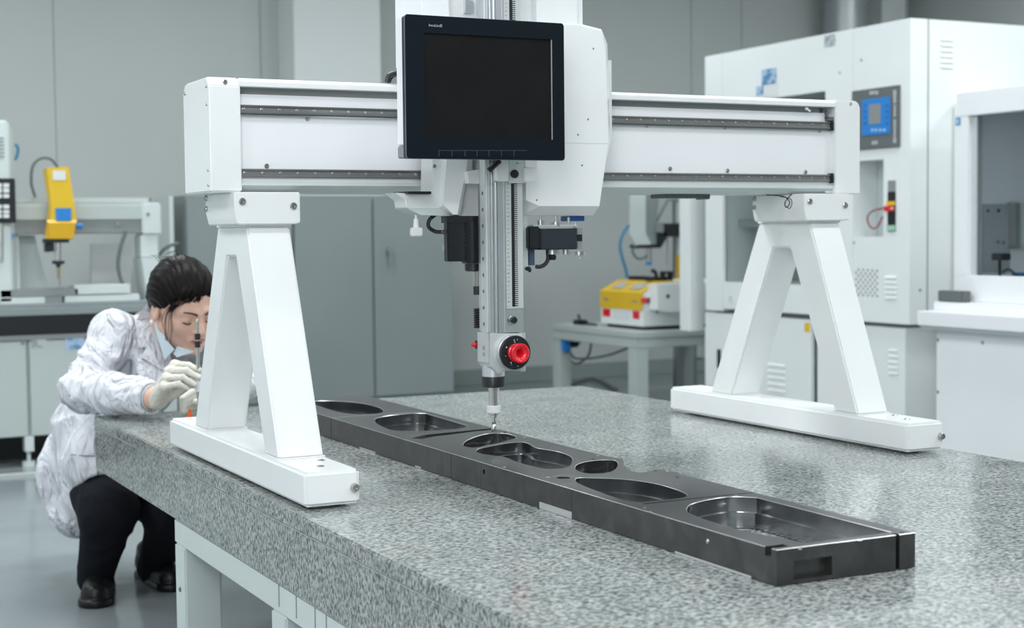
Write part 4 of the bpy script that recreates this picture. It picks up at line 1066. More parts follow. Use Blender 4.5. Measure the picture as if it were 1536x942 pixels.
# fillet strip between the two machines
s_a = Y(1418, 300, e_y0 - 0.02)
obj('joint_strip', MB().box(Y(1391 + 1, 300, e_y0).x + 0.14, 4.4, f_y1 + 0.01, e_y0 - 0.01, 0.0, fz1), white2, fe)
# ledge and base
G1 = 3.46
gy1 = X(1375, 470, G1).y
lg_ = MB().box(G1, F1 + 0.9, f_y0, gy1, X(1375, 488, G1).z, X(1375, 466, G1).z, 0.004)
obj('ledge', lg_, panelwhite, fe)
st_ = X(1400, 452, G1 + 0.09)
obj('ledge_step', MB().box(G1 + 0.09, F1, f_y0, st_.y, X(1375, 466, G1).z, st_.z, 0.003), panelwhite, fe)
obj('ledge_lip', MB().box(G1 + 0.02, F1 + 0.8, f_y0, gy1 - 0.005, X(1375, 493, G1).z, X(1375, 488.5, G1).z), greywhite, fe)
B1 = 3.53; by1 = X(1404, 580, B1).y
obj('base_panel', MB().box(B1, F1 + 0.9, f_y0, by1, 0.03, X(1375, 493, G1).z - 0.003, 0.003), panelwhite, fe)
obj('base_plinth', MB().box(B1 + 0.05, F1 + 0.85, f_y0, by1 - 0.04, 0, 0.03), black, fe)
for (px, py) in ((1407, 510), (1407, 588), (1474, 514)):
    bolt(fe, X(px, py, B1), (-1, 0, 0), 0.007, 0.003, m=midgrey)
bg = MB(); h0 = X(1409, 437, F1 - 0.06); h1_ = X(1446, 449, F1 - 0.06)
bg.box(F1 - 0.07, F1 - 0.02, h1_.y, h0.y, st_.z + 0.001, h0.z + 0.004, 0.004)
tag(obj('black_clamp_block', bg, darkgrey), 'small dark grey block lying on the ledge of the glazed chamber', 'block')

# steel ducts on the back wall above the enclosure
for (p0, p1, m, n, lab) in ((1240, 1298, steel, 'duct', 'round metal duct rising behind the tall white enclosure'),):
    c_ = Y((p0 + p1) / 2, 20, 4.95); r = (Y(p1, 20, 4.95) - Y(p0, 20, 4.95)).length / 2 * 0.92
    tag(obj(n, MB().cyl((c_.x, 4.95, 0.0), (c_.x, 4.95, RZ), r, n=32), mat('galvanised_duct', (0.42, 0.45, 0.47), 0.38, metal=0.6)), lab, 'pipe')
a = Y(1323, 20, 5.0); b = Y(1358, 20, 5.0)
struct('trim_2', MB().box(a.x, b.x, 5.0, 5.22, 0, RZ), pillarm)

# ================================================================== background: small table with the yellow device
TX = 3.62; tY0 = 3.02
tz = X(953, 499, TX).z
c_n = X(953, 500, TX); c_f = X(827, 476, TX)
tY0 = c_n.y; tY1 = c_f.y; tx1 = TX + 1.0
wt = thing('white_work_table', 'white square tube work table beside the tall white enclosure', 'table', (TX + 0.5, (tY0 + tY1) / 2, 0))
obj('table_top', MB().box(TX, tx1, tY0, tY1, tz - 0.035, tz, 0.004), cablight, wt)
obj('apron', MB().box(TX + 0.004, tx1 - 0.004, tY0 + 0.004, tY1 - 0.004, tz - 0.09, tz - 0.037, 0.003), cablight, wt)
for x in (TX + 0.004, tx1 - 0.09):
    for y in (tY0 + 0.004, tY1 - 0.09):
        obj('leg', MB().box(x, x + 0.085, y, y + 0.085, 0, tz - 0.09, 0.004), cablight, wt)
# device
DX = TX + 0.14; 
d_n = X(964, 479, DX); d_f = X(901, 466, DX)
dz0 = tz + 0.02
yv = thing('calibration_unit', 'squat yellow and grey instrument with red markings on the white table', 'instrument', (DX + 0.3, (d_n.y + d_f.y) / 2, tz))
zA = X(900, 436, DX).z; zB = X(913, 420, DX + 0.14).z
dy0, dy1 = d_n.y, d_f.y
obj('body', MB().prism([(DX, dz0), (DX, zA), (DX + 0.12, zB), (DX + 0.75, zB), (DX + 0.75, dz0)], 1, dy0, dy1, bev=0.004), white2, yv)
zY = X(900, 461, DX).z
obj('yellow_cover', MB().prism([(DX - 0.004, zY), (DX - 0.004, zA), (DX + 0.118, zB + 0.005), (DX + 0.26, zB + 0.005), (DX + 0.26, zB + 0.001), (DX + 0.121, zB + 0.001), (DX - 0.0002, zA - 0.002), (DX - 0.0002, zY)], 1, dy0 - 0.001, dy1 + 0.001), yellow, yv)
for (t0, t1) in ((0.06, 0.24), (0.78, 0.93)):
    obj('red_mark', MB().box(DX - 0.003, DX - 0.0002, dy1 - (dy1 - dy0) * t1, dy1 - (dy1 - dy0) * t0, zY - 0.05, zY - 0.005), red, yv)
obj('front_slot', MB().box(DX - 0.002, DX - 0.0002, dy0 + (dy1 - dy0) * .28, dy0 + (dy1 - dy0) * .68, zY - 0.06, zY - 0.01), paper, yv)
for (t0, t1, z0_, z1_) in ((0.10, 0.20, 0.45, 0.6), (0.78, 0.9, 0.45, 0.55)):
    obj('print_mark', MB().box(DX - 0.0055, DX - 0.0042, dy1 - (dy1 - dy0) * t1, dy1 - (dy1 - dy0) * t0, zY + (zA - zY) * z0_, zY + (zA - zY) * z1_), midgrey, yv)
for (t0, t1) in ((0.2, 0.4), (0.6, 0.85)):
    q0 = (DX + 0.03, zA + (zB - zA) * 0.25); q1 = (DX + 0.09, zA + (zB - zA) * 0.75)
    obj('print_mark', MB().prism([(q0[0] - .004, q0[1] + .004), (q1[0] - .004, q1[1] + .004), (q1[0] - .006, q1[1] + .007), (q0[0] - .006, q0[1] + .007)], 1, dy1 - (dy1 - dy0) * t1, dy1 - (dy1 - dy0) * t0), letter, yv)
for (px, m) in ((965, red), (973.5, black)):
    p = Y(px, 450.5, dy0); obj('button', MB().cyl(p, p + Vector((0, -0.02, 0)), 0.017), m, yv)
obj('side_notch', MB().box(Y(984, 440, dy0).x, Y(987, 440, dy0).x, dy0 - 0.002, dy0 + 0.01, Y(985, 470, dy0).z, Y(985, 437, dy0).z), midgrey, yv)
p = Y(1003, 426, dy0 - 0.10)
obj('side_box', MB().prism([(p.x - 0.075, p.z), (p.x + 0.5, p.z), (p.x + 0.5, p.z - 0.16), (p.x + 0.0, p.z - 0.16), (p.x - 0.075, p.z - 0.145)], 1, dy0 - 0.10, dy0), white2, yv)
obj('side_box_hole', MB().cyl((p.x - 0.005, dy0 - 0.101, p.z - 0.07), (p.x - 0.005, dy0 - 0.099, p.z - 0.07), 0.012), holem, yv)
for dx_ in (0.06, 0.3, 0.62):
    obj('rubber_foot', MB().cyl((DX + dx_, dy0 + 0.05, tz), (DX + dx_, dy0 + 0.05, dz0), 0.02).cyl((DX + dx_, dy1 - 0.05, tz), (DX + dx_, dy1 - 0.05, dz0), 0.02), black, yv) if False else obj('rubber_foot', MB().cyl((DX + dx_, dy0 + 0.05, tz), (DX + dx_, dy0 + 0.05, dz0), 0.02), black, yv)
obj('base_tray', MB().box(DX + 0.03, DX + 0.72, dy0 + 0.03, dy1 - 0.03, tz + 0.001, dz0 - 0.0005), black, yv)
# tools on top of the device
tl = MB(); z_ = zB + 0.006
tl.box(DX + 0.16, DX + 0.24, dy0 + 0.10, dy1 - 0.05, z_, z_ + 0.022, 0.004)
tag(obj('black_tool', tl, rubber), 'black flat tool lying on the yellow instrument', 'tool')
cv = MB(); q = Y(980, 420, dy0 + 0.1)
cv.tube([(q.x - 0.05, q.y, z_ + 0.012), (q.x, q.y, z_ + 0.012), (q.x + 0.02, q.y, z_ + 0.03), (q.x + 0.01, q.y, z_ + 0.055), (q.x - 0.01, q.y, z_ + 0.06)], 0.012, 8)
tag(obj('black_hook_tool', cv, rubber), 'black hooked tool standing on top of the yellow instrument', 'tool')
cv = MB(); q = Y(1003, 420, dy0 + 0.1)
cv.box(q.x - 0.035, q.x - 0.02, q.y, q.y + 0.04, z_, z_ + 0.05).box(q.x - 0.035, q.x + 0.03, q.y, q.y + 0.04, z_ + 0.042, z_ + 0.055).box(q.x + 0.015, q.x + 0.03, q.y, q.y + 0.04, z_, z_ + 0.05)
tag(obj('black_clamp', cv, rubber), 'black arch shaped clamp on the grey part of the instrument', 'clamp')
ad = MB(); q = X(870, 468, TX + 0.12)
ad.box(q.x - 0.03, q.x + 0.03, q.y - 0.05, q.y + 0.04, tz, tz + 0.03, 0.006).tube([(q.x, q.y, tz + 0.02), (q.x, q.y + 0.02, tz + 0.06)], 0.008)
ad.tube([(q.x, q.y - 0.05, tz + 0.008), (q.x + 0.01, q.y - 0.12, tz + 0.008), (q.x, q.y - 0.2, tz + 0.008)], 0.007)
tag(obj('plug_adapter', ad, black), 'black plug and short cord at the far left corner of the white table', 'plug')
# cables and blue socket under the table
sk_ = MB(); q = X(849, 512, TX + 0.05)
sk_.box(TX + 0.02, TX + 0.07, q.y - 0.035, q.y + 0.035, q.z - 0.06, q.z + 0.05, 0.005)
tag(obj('power_socket', sk_, blue), 'blue power socket hanging under the white table', 'socket')
bx_ = MB(); q2 = X(858, 506, TX + 0.09)
bx_.box(TX + 0.06, TX + 0.12, q2.y - 0.05, q2.y + 0.03, q2.z - 0.06, q2.z + 0.07, 0.01)
tag(obj('power_plug', bx_, black), 'black plug beside the blue socket under the white table', 'plug')
def cab(name, pts, xpl, r, label, m=cable):
    return tag(obj(name, MB().tube([X(*p, xpl) for p in pts], r), m), label, 'cable')
cab('hanging_cable', [(854, 510), (855, 527), (862, 537), (874, 538), (890, 537), (915, 532), (942, 522), (957, 516)], TX + 0.13, 0.007, 'grey cable running along under the white table to its front leg')
cab('looped_cable', [(886, 503), (886, 520), (882, 534), (870, 544), (860, 544), (852, 533), (853, 515)], TX + 0.2, 0.007, 'grey cable hanging in a large loop under the white table')
cab('coiled_cable', [(873, 502), (872, 512), (866, 514), (861, 509), (860, 503)], TX + 0.16, 0.006, 'small curl of grey cable close under the white table top')
fc = MB(); fc.tube([Z(*p, 0.015) for p in ((848, 582), (865, 573), (885, 568), (905, 573), (925, 585))], 0.012)
tag(obj('floor_cable', fc, cable), 'grey cable curving over the floor below the white table', 'cable')
# white head of another machine behind
vy = 4.0
wm = thing('overhead_arm', 'white slanted machine arm with a blue tipped probe above the yellow instrument', 'machine', (Y(975, 300, vy).x, vy, tz))
obj('arm_front', loft([(946, 190), (968, 190), (968, 350), (977, 368), (954, 368), (944, 350)], vy, [(943, 190), (970, 190), (970, 350), (980, 369), (950, 369), (943, 345)], vy + 0.02), greywhite, wm)
obj('arm_body', poly([(968, 190), (1000, 190), (985, 332), (985, 369), (977, 369), (968, 351)], vy + 0.01, vy + 0.15), cabgrey, wm)
obj('mount', rbox(957, 367, 988, 372, vy, vy + .1), black, wm)
p = Y(977, 372, vy)
obj('probe', MB().cyl((p.x, vy + 0.03, p.z), (p.x, vy + 0.03, Y(977, 393, vy).z), 0.018), chrome, wm)
obj('blue_tip', MB().cyl((p.x, vy + 0.03, Y(977, 393, vy).z), (p.x, vy + 0.03, Y(977, 398, vy).z), 0.019), blue, wm)
obj('cable', MB().tube([Y(*q, vy + .03) for q in ((953, 367), (949, 378), (957, 388), (967, 386), (973, 380))], 0.007), cable, wm)
obj('black_arm', rbox(995, 335, 1024, 355, vy, vy + .06, None, .004), black, wm)
obj('black_bracket', poly([(986, 348), (1000, 348), (1000, 358), (991, 372), (986, 372)], vy, vy + .05), black, wm)
obj('grey_joint', rbox(985, 334, 996, 349, vy - 0.01, vy + .06, None, .003), midgrey, wm)
obj('needle', MB().cyl(Y(1001.5, 356, vy + .03), Y(1001.5, 400, vy + .03), 0.006).cyl(Y(1001.5, 377, vy + .03), Y(1001.5, 399, vy + .03), 0.010), steel, wm)
obj('scale_post', rbox(1023, 292, 1034, 382, vy + .0, vy + .08, None, .003), greywhite, wm)
for k in range(6): 
    p = Y(1031, 313 + k * 11, vy); obj('scale_mark', MB().box(p.x - .006, p.x + .004, vy - 0.002, vy, p.z - .006, p.z + .006), midgrey, wm)
obj('post_foot', rbox(1023, 382, 1034, 421, vy + .0, vy + .08, None, .003), yellow, wm)
obj('brace', MB().tube([Y(985, 332, vy + .05), Y(1002, 300, vy + .05), Y(1024, 299, vy + .05)], 0.010, 8, 1), midgrey, wm)
obj('back_post', MB().box(Y(1023, 300, vy + .08).x, Y(1045, 300, vy + .08).x, vy + .08, vy + .2, 0, Y(1023, 200, vy).z, .004), cabgrey, wm)
obj('top_link', rbox(940, 190, 1045, 225, vy + .02, vy + .2, None, .004), cabgrey, wm)
bh = MB().tube([Y(*q, vy - 0.2) for q in ((943, 338), (934, 352), (930, 368), (933, 385), (938, 402), (941, 416))], 0.010)
obj('blue_hose', bh, cableblue, wm)
# orange marker and height gauge handled later with the person
ow = MB(); q = Y(1040, 545, RY1)
ow.box(q.x - 0.06, q.x + 0.06, RY1 - 0.012, RY1 - 0.001, Y(1040, 540, RY1).z, Y(1040, 517, RY1).z, 0.003)
tag(obj('wall_socket', ow, wallm), 'pale square wall socket low on the back wall', 'socket')

# ================================================================== implicit-surface modeller for soft shapes
def surface_net(fn, lo, hi, h):
    lo = np.array(lo, np.float32); hi = np.array(hi, np.float32)
    n = np.maximum(((hi - lo) / h).astype(int) + 1, 4)
    ax_ = [lo[i] + np.arange(n[i], dtype=np.float32) * h for i in range(3)]
    Xg, Yg, Zg = np.meshgrid(*ax_, indexing='ij')
    v = fn(np.stack([Xg, Yg, Zg], -1)).astype(np.float32)
    v[0], v[-1], v[:, 0], v[:, -1], v[:, :, 0], v[:, :, -1] = [np.float32(1)] * 6
    s = v < 0
    m = tuple(k - 1 for k in n)
    acc = np.zeros(m + (3,), np.float32); cnt = np.zeros(m, np.float32)
    for axis in range(3):
        o = [i for i in range(3) if i != axis]
        a = [slice(None)] * 3; b = [slice(None)] * 3
        a[axis] = slice(0, -1); b[axis] = slice(1, None)
        va = v[tuple(a)]; vb = v[tuple(b)]
        cr = (va < 0) != (vb < 0)
        t = np.where(cr, va / np.where(cr, va - vb, 1), 0)
        for d0 in (0, 1):
            for d1 in (0, 1):
                sl = [slice(None)] * 3
                sl[o[0]] = slice(d0, d0 + m[o[0]]); sl[o[1]] = slice(d1, d1 + m[o[1]])
                c_ = cr[tuple(sl)]; tt = t[tuple(sl)]
                cnt += c_; acc[..., axis] += tt * c_; acc[..., o[0]] += d0 * c_; acc[..., o[1]] += d1 * c_
    act = cnt > 0
    idx = -np.ones(m, np.int64); idx[act] = np.arange(act.sum())
    base = np.stack(np.nonzero(act), -1).astype(np.float32)
    verts = lo + (base + acc[act] / cnt[act][:, None]) * h
    quads = []
    for axis in range(3):
        o = [(axis + 1) % 3, (axis + 2) % 3]
        a = [slice(None)] * 3; b = [slice(None)] * 3
        a[axis] = slice(0, -1); b[axis] = slice(1, None)
        for k in o: a[k] = slice(1, -1); b[k] = slice(1, -1)
        sa = s[tuple(a)]; sb = s[tuple(b)]
        for flip, cm in ((False, sa & ~sb), (True, ~sa & sb)):
            p = np.stack(np.nonzero(cm), -1)
            for k in o: p[:, k] += 1
            def I(d0, d1):
                q = p.copy(); q[:, o[0]] -= d0; q[:, o[1]] -= d1
                return idx[q[:, 0], q[:, 1], q[:, 2]]
            q = np.stack([I(1, 1), I(0, 1), I(0, 0), I(1, 0)], -1)
            quads.append(q[:, ::-1] if flip else q)
    return verts, np.concatenate(quads)
def cap(p, a, b, ra, rb):
    a = np.array(a, np.float32); b = np.array(b, np.float32); ba = b - a; pa = p - a
    t = np.clip((pa @ ba) / (ba @ ba), 0, 1)
    return np.linalg.norm(pa - t[..., None] * ba, axis=-1) - (ra + (rb - ra) * t)
def ellp(p, c, r, M=None):
    q = p - np.array(c, np.float32)
    if M is not None: q = q @ np.array(M, np.float32).T      # rows of M: local axes
    r = np.array(r, np.float32)
    k0 = np.linalg.norm(q / r, axis=-1); k1 = np.linalg.norm(q / (r * r), axis=-1) + 1e-6
    return k0 * (k0 - 1) / k1
def smin(a, b, k):
    h = np.clip(0.5 + 0.5 * (b - a) / k, 0, 1)
    return b + (a - b) * h - k * h * (1 - h)
def smax(a, b, k): return -smin(-a, -b, k)
def union(ds, k):
    r = ds[0]
    for d in ds[1:]: r = smin(r, d, k)
    return r
def folds(p, amp, f, seed=0.0, dirv=(0.3, 0.5, 1.0)):
    d = np.array(dirv, np.float32); d /= np.linalg.norm(d)
    u = p @ d
    wv = np.sin(p[..., 0] * f * 0.61 + seed + 2 * np.sin(p[..., 2] * f * 0.31 + seed)) + np.cos(p[..., 1] * f * 0.73 - seed * 2 + 1.5 * np.sin(p[..., 0] * f * 0.4))
    return amp * (np.sqrt(np.abs(np.sin(u * f + wv * 1.3)) + 0.002) - 0.6)
def netobj(name, fn, lo, hi, h, material, parent, label=None, extra=None, smooth_it=2):
    vs, qs = surface_net(fn, lo, hi, h)
    if extra is not None:
        for (v2, q2) in extra:
            qs = np.concatenate([qs, q2 + len(vs)]); vs = np.concatenate([vs, v2])
    M = np.array(root_matrix(parent).inverted()) if parent else np.eye(4)
    vs = vs @ M[:3, :3].T + M[:3, 3]
    me = bpy.data.meshes.new(name); me.from_pydata(vs.tolist(), [], qs.tolist()); me.update()
    return_ = link(name, me, material, parent, True, None)
    if label: return_['label'] = label
    return return_

# ================================================================== the crouching woman
skin = mat('warm_skin', (0.70, 0.44, 0.34), 0.48, var=0.05, vscale=30)
skin.node_tree.nodes['Principled BSDF'].inputs['Subsurface Weight'].default_value = 0.12
skin.node_tree.nodes['Principled BSDF'].inputs['Subsurface Radius'].default_value = (0.012, 0.005, 0.003)
coatm = mat('white_cotton_coat', (0.70, 0.71, 0.76), 0.8)
def wrinkles(m, scale, dist, strength=0.9, stretch=(1, 1, 0.45)):
    nt = m.node_tree; n = nt.nodes; L = nt.links; tc = n.new('ShaderNodeTexCoord'); mp = n.new('ShaderNodeMapping')
    mp.inputs['Scale'].default_value = stretch; mp.inputs['Rotation'].default_value = (0.5, 0.6, 0.2)
    L.new(tc.outputs['Object'], mp.inputs[0]); no = n.new('ShaderNodeTexNoise'); 
    no.inputs['Scale'].default_value = scale; no.inputs['Detail'].default_value = 3.0; no.inputs['Distortion'].default_value = 1.6
    L.new(mp.outputs[0], no.inputs['Vector']); bp = n.new('ShaderNodeBump'); bp.inputs['Strength'].default_value = strength; bp.inputs['Distance'].default_value = dist
    L.new(no.outputs['Fac'], bp.inputs['Height']); L.new(bp.outputs[0], n['Principled BSDF'].inputs['Normal'])
wrinkles(coatm, 11, 0.06, 1.0)
shirtm = mat('pale_blue_shirt', (0.50, 0.60, 0.66), 0.75)
greyvest = mat('grey_undershirt', (0.22, 0.23, 0.25), 0.8)
trous = mat('black_trousers', (0.008, 0.009, 0.013), 0.85, spec=0.15)
wrinkles(trous, 7, 0.008)
shoem = mat('black_leather', (0.008, 0.008, 0.009), 0.34, spec=0.3)
hairm = mat('dark_brown_hair', (0.006, 0.004, 0.0038), 0.42, spec=0.12)
wrinkles(hairm, 26, 0.003, 0.5, (2.5, 1, 0.3))
glovem = mat('cream_latex_glove', (0.66, 0.64, 0.57), 0.6, bump=0.15, bscale=200)
lipm = mat('rose_lips', (0.50, 0.10, 0.11), 0.4)
lashm = mat('dark_lash', (0.03, 0.018, 0.015), 0.6)

HC = np.array(W(275, 460, 4.42))
camto = np.array([-0.45, -0.89, 0.0]); rightv = np.array([0.89, -0.45, 0.0])
yaw = math.radians(41); pitch = math.radians(22)
fh = math.cos(yaw) * camto + math.sin(yaw) * rightv; fh /= np.linalg.norm(fh)
up0 = np.array([0, 0, 1.0])
hf_ = math.cos(pitch) * fh - math.sin(pitch) * up0
hu = math.sin(pitch) * fh + math.cos(pitch) * up0
hl = np.cross(hu, hf_)                   # her left
roll = math.radians(-4)
hu, hl = math.cos(roll) * hu + math.sin(roll) * hl, math.cos(roll) * hl - math.sin(roll) * hu
HM = np.array([hl, hf_, hu])             # rows: local axes
HS = 1.06
def H(x, y, z): return Vector(HC + HS * (x * hl + y * hf_ + z * hu))
def hlocal(p): return ((p - HC.astype(np.float32)) @ HM.T.astype(np.float32)) / HS

NB = np.array(W(226, 497, 4.56))      # neck base
CH = np.array(W(196, 560, 4.62))      # chest
PV = np.array(W(128, 700, 4.82))      # pelvis
RS = np.array(W(172, 503, 4.46)); LS = np.array(W(300, 505, 4.66))
RE = np.array(W(121, 586, 4.34)); RWr = np.array(W(229, 597, 4.17))
LE = np.array(W(396, 562, 4.60)); LW = np.array(W(322, 597, 4.37))
def headfn(p):
    q = hlocal(p)
    x, y, z = q[..., 0], q[..., 1], q[..., 2]
    qa = q.copy(); qa[..., 0] = np.abs(x)
    d = ellp(q, (0, -0.012, 0.032), (0.074, 0.093, 0.088))
    face = ellp(q, (0, 0.035, -0.022), (0.060, 0.062, 0.082))
    d = smin(d, face, 0.03)
    jaw = cap(qa, (0.050, 0.002, -0.052), (0.014, 0.066, -0.094), 0.018, 0.015)
    d = smin(d, jaw, 0.022)
    d = smin(d, ellp(q, (0, 0.073, -0.094), (0.022, 0.018, 0.017)), 0.018)
    d = smin(d, cap(qa, (0.012, 0.086, 0.020), (0.046, 0.068, 0.020), 0.010, 0.010), 0.014)     # brow
    d = smin(d, ellp(qa, (0.042, 0.060, -0.024), (0.022, 0.020, 0.022)), 0.018)                   # cheek
    d = smax(d, -ellp(qa, (0.031, 0.097, 0.000), (0.017, 0.014, 0.012)), 0.012)                   # eye socket
    d = smin(d, ellp(qa, (0.031, 0.0745, 0.0005), (0.0150, 0.0145, 0.0125)), 0.004)               # lowered lid
    nose = cap(q, (0, 0.090, 0.012), (0, 0.112, -0.028), 0.0075, 0.0095)
    d = smin(d, nose, 0.010)
    d = smin(d, ellp(qa, (0.011, 0.100, -0.033), (0.0075, 0.009, 0.007)), 0.006)
    d = smax(d, -ellp(qa, (0.006, 0.106, -0.041), (0.003, 0.004, 0.003)), 0.003)
    d = smin(d, ellp(q, (0, 0.086, -0.058), (0.024, 0.015, 0.014)), 0.012)                        # mouth mound
    d = smax(d, -cap(qa, (0.0, 0.1035, -0.0595), (0.021, 0.093, -0.0605), 0.0016, 0.001), 0.004)
    ear = ellp(qa, (0.076, -0.012, -0.008), (0.008, 0.019, 0.031))
    ear = smax(ear, -ellp(qa, (0.085, -0.008, -0.004), (0.008, 0.010, 0.018)), 0.004)
    d = smin(d, ear, 0.006)
    nb = hlocal(np.array(NB, np.float32)[None])[0]
    neck = cap(q, (0, -0.025, -0.050), tuple(nb), 0.052, 0.058)
    return smin(d, neck, 0.03) * HS
def bodyfn(p):
    parts = [cap(p, NB, CH, 0.055, 0.12), cap(p, CH, (CH + PV) / 2, 0.11, 0.09), cap(p, (CH + PV) / 2, PV, 0.09, 0.07), cap(p, RS, RE, 0.045, 0.036), cap(p, RE, RWr, 0.037, 0.027),
             cap(p, LS, LE, 0.045, 0.036), cap(p, LE, LW, 0.036, 0.027), cap(p, RS, NB, 0.045, 0.05), cap(p, LS, NB, 0.045, 0.05),
             cap(p, PV, KN_R, 0.085, 0.06), cap(p, KN_R, AN_R, 0.058, 0.035), cap(p, PV + np.array([0.1, 0.03, 0]), KN_L, 0.085, 0.06), cap(p, KN_L, AN_L, 0.055, 0.035),
             cap(p, RWr, HND, 0.026, 0.014)]
    return union(parts, 0.03)
KN_R = np.array(W(164, 764, 4.42)); AN_R = np.array(W(141, 872, 4.50)); 
KN_L = np.array(W(262, 768, 4.50)); AN_L = np.array(W(230, 852, 4.66))
HND = np.array(W(244, 588, 4.14))
person = thing('person', 'dark haired woman in a white lab coat crouching behind the granite corner holding a probe', 'person', (PV[0] + 0.1, PV[1] - 0.1, 0))
allp = np.array([NB, CH, PV, RS, LS, RE, RWr, LE, LW, KN_R, AN_R, KN_L, AN_L])
lo = allp.min(0) - 0.2; hi = allp.max(0) + 0.2
vb, qb = surface_net(bodyfn, lo, hi, 0.012)
hlo = HC - 0.19; hhi = HC + 0.19
netobj('body', headfn, hlo, hhi, 0.0028, skin, person, extra=[(vb, qb)])
# face details
def hb_(mb): return mb
for sx_ in (-1, 1):
    obj('eyebrow', MB().tube([H(sx_ * 0.012, 0.100, 0.019), H(sx_ * 0.026, 0.0955, 0.0245), H(sx_ * 0.040, 0.085, 0.024), H(sx_ * 0.051, 0.071, 0.019)], 0.0030 * HS, 8, 5, rend=0.0012), lashm, person)
    obj('eyelashes', MB().tube([H(sx_ * 0.0165, 0.0815, -0.0065), H(sx_ * 0.024, 0.0885, -0.0085), H(sx_ * 0.033, 0.0895, -0.0090), H(sx_ * 0.041, 0.0835, -0.0070), H(sx_ * 0.048, 0.073, -0.0035)], 0.0016 * HS, 6, 5), lashm, person)
lp = MB()
def hell(c, r): lp.ell(H(*c), tuple(v * HS for v in r), Matrix(((hl[0], hf_[0], hu[0]), (hl[1], hf_[1], hu[1]), (hl[2], hf_[2], hu[2]))), 10)
hell((0.0055, 0.0985, -0.0560), (0.0125, 0.0045, 0.0042)); hell((-0.0055, 0.0985, -0.0560), (0.0125, 0.0045, 0.0042)); hell((0, 0.0975, -0.0640), (0.0155, 0.0050, 0.0048))
for s_ in (-1, 1): hell((s_ * 0.014, 0.0935, -0.0590), (0.0085, 0.0040, 0.0030))
obj('lips', lp, lipm, person)
# hair: cap with strands, low pony tail
def hairfn(p):
    q = hlocal(p)
    qa = q.copy(); qa[..., 0] = np.abs(q[..., 0])
    d = ellp(q, (0, -0.018, 0.038), (0.088, 0.104, 0.098))
    d = smin(d, ellp(q, (0, -0.085, -0.005), (0.060, 0.045, 0.055)), 0.03)
    # keep clear of the face: plane tilted at the hairline
    pl_ = (q[..., 1] - 0.068) * 0.93 - (q[..., 2] - 0.050) * 1.0 
    d = smax(d, pl_ * 0.72 + 0.003, 0.012)
    ear_ = ellp(qa, (0.088, 0.010, -0.030), (0.040, 0.040, 0.036))
    d = smax(d, -ear_, 0.010)
    low = -(q[..., 2] + 0.062) ; d = smax(d, low, 0.02)
    # combed strands running back from the forehead
    th = np.arctan2(q[..., 0], q[..., 2] + 0.05) * 60 + 3 * np.sin(q[..., 1] * 30 + q[..., 0] * 20)
    d = d + 0.0008 * np.sin(th) + 0.0010 * np.sin(th * 0.43 + q[..., 1] * 30)
    return d * HS
netobj('hair', hairfn, HC - 0.2, HC + 0.2, 0.0023, hairm, person)
st = MB()
rnd = random.Random(3)
for k in range(7):                       # loose locks over the temple
    a = rnd.uniform(-0.01, 0.012); b = rnd.uniform(-0.01, 0.01)
    st.tube([H(-0.062 + a * .3, 0.062 + b, 0.052), H(-0.072, 0.052 + a * 1.6, 0.012), H(-0.070 + a * .5, 0.046 + a * 1.9, -0.025), H(-0.066 + b * .3, 0.050 + a * 1.8, -0.060), H(-0.056 + a, 0.040 + b * 2.6, -0.092 - abs(a) * 2)], 0.0013, 5, 5, rend=0.0004)
for k in range(26):                      # flyaway hair along the crown
    t = rnd.uniform(-1.2, 0.9); x = rnd.uniform(-0.05, 0.03)
    y = -0.018 + 0.104 * math.sin(t); z = 0.038 + 0.098 * math.cos(t)
    st.tube([H(x, y, z - 0.004), H(x - 0.004, y - 0.02, z + 0.004), H(x - 0.01, y - 0.045, z - 0.006 + rnd.uniform(-.01, .006))], 0.0010, 4, 4, rend=0.0003)
for k in range(14):
    x = rnd.uniform(-0.078, -0.055)
    st.tube([H(x, 0.0, 0.075), H(x - 0.008, -0.03, 0.045), H(x, -0.07, 0.005 + rnd.uniform(-.02, .02)), H(x * .5, -0.115, -0.02)], 0.0022, 5, 4, rend=0.0008)
for k in range(34):                      # wisps swept from the parting down to the temple
    f = rnd.uniform(0, 1); x0 = 0.03 - 0.07 * f + rnd.uniform(-.006, .006)
    st.tube([H(x0, 0.045, 0.112 - 0.02 * f), H(x0 - 0.02, 0.078, 0.083 - rnd.uniform(0, .012)), H(x0 - 0.034, 0.081 - 0.012 * f, 0.058 - rnd.uniform(0, .018)), H(-0.070 + rnd.uniform(-.004, .006), 0.050, 0.030 - rnd.uniform(0, .02))], 0.0019, 5, 5, rend=0.0005)
o_ = obj('hair_strands', st, hairm, person); o_['kind'] = 'stuff'
obj('ear_ring', MB().ell(H(-0.084, -0.010, -0.040), (0.006, 0.006, 0.007), None, 8), panelwhite, person)

# trousers
def trfn(p):
    d = union([cap(p, PV, KN_R, 0.090, 0.087), cap(p, KN_R, AN_R + (AN_R - KN_R) * -0.05, 0.080, 0.052), cap(p, PV + np.array([0.1, 0.03, 0]), KN_L, 0.09, 0.085), cap(p, KN_L, AN_L, 0.074, 0.050)], 0.02)
    k1 = np.exp(-np.sum((p - KN_R.astype(np.float32)) ** 2, -1) / 0.02)
    return d + folds(p, 0.006, 42, 1.0) * (0.35 + k1)
tl_ = np.array([PV, KN_R, AN_R, KN_L, AN_L])
netobj('trousers', trfn, tl_.min(0) - 0.16, tl_.max(0) + 0.16, 0.007, trous, person)
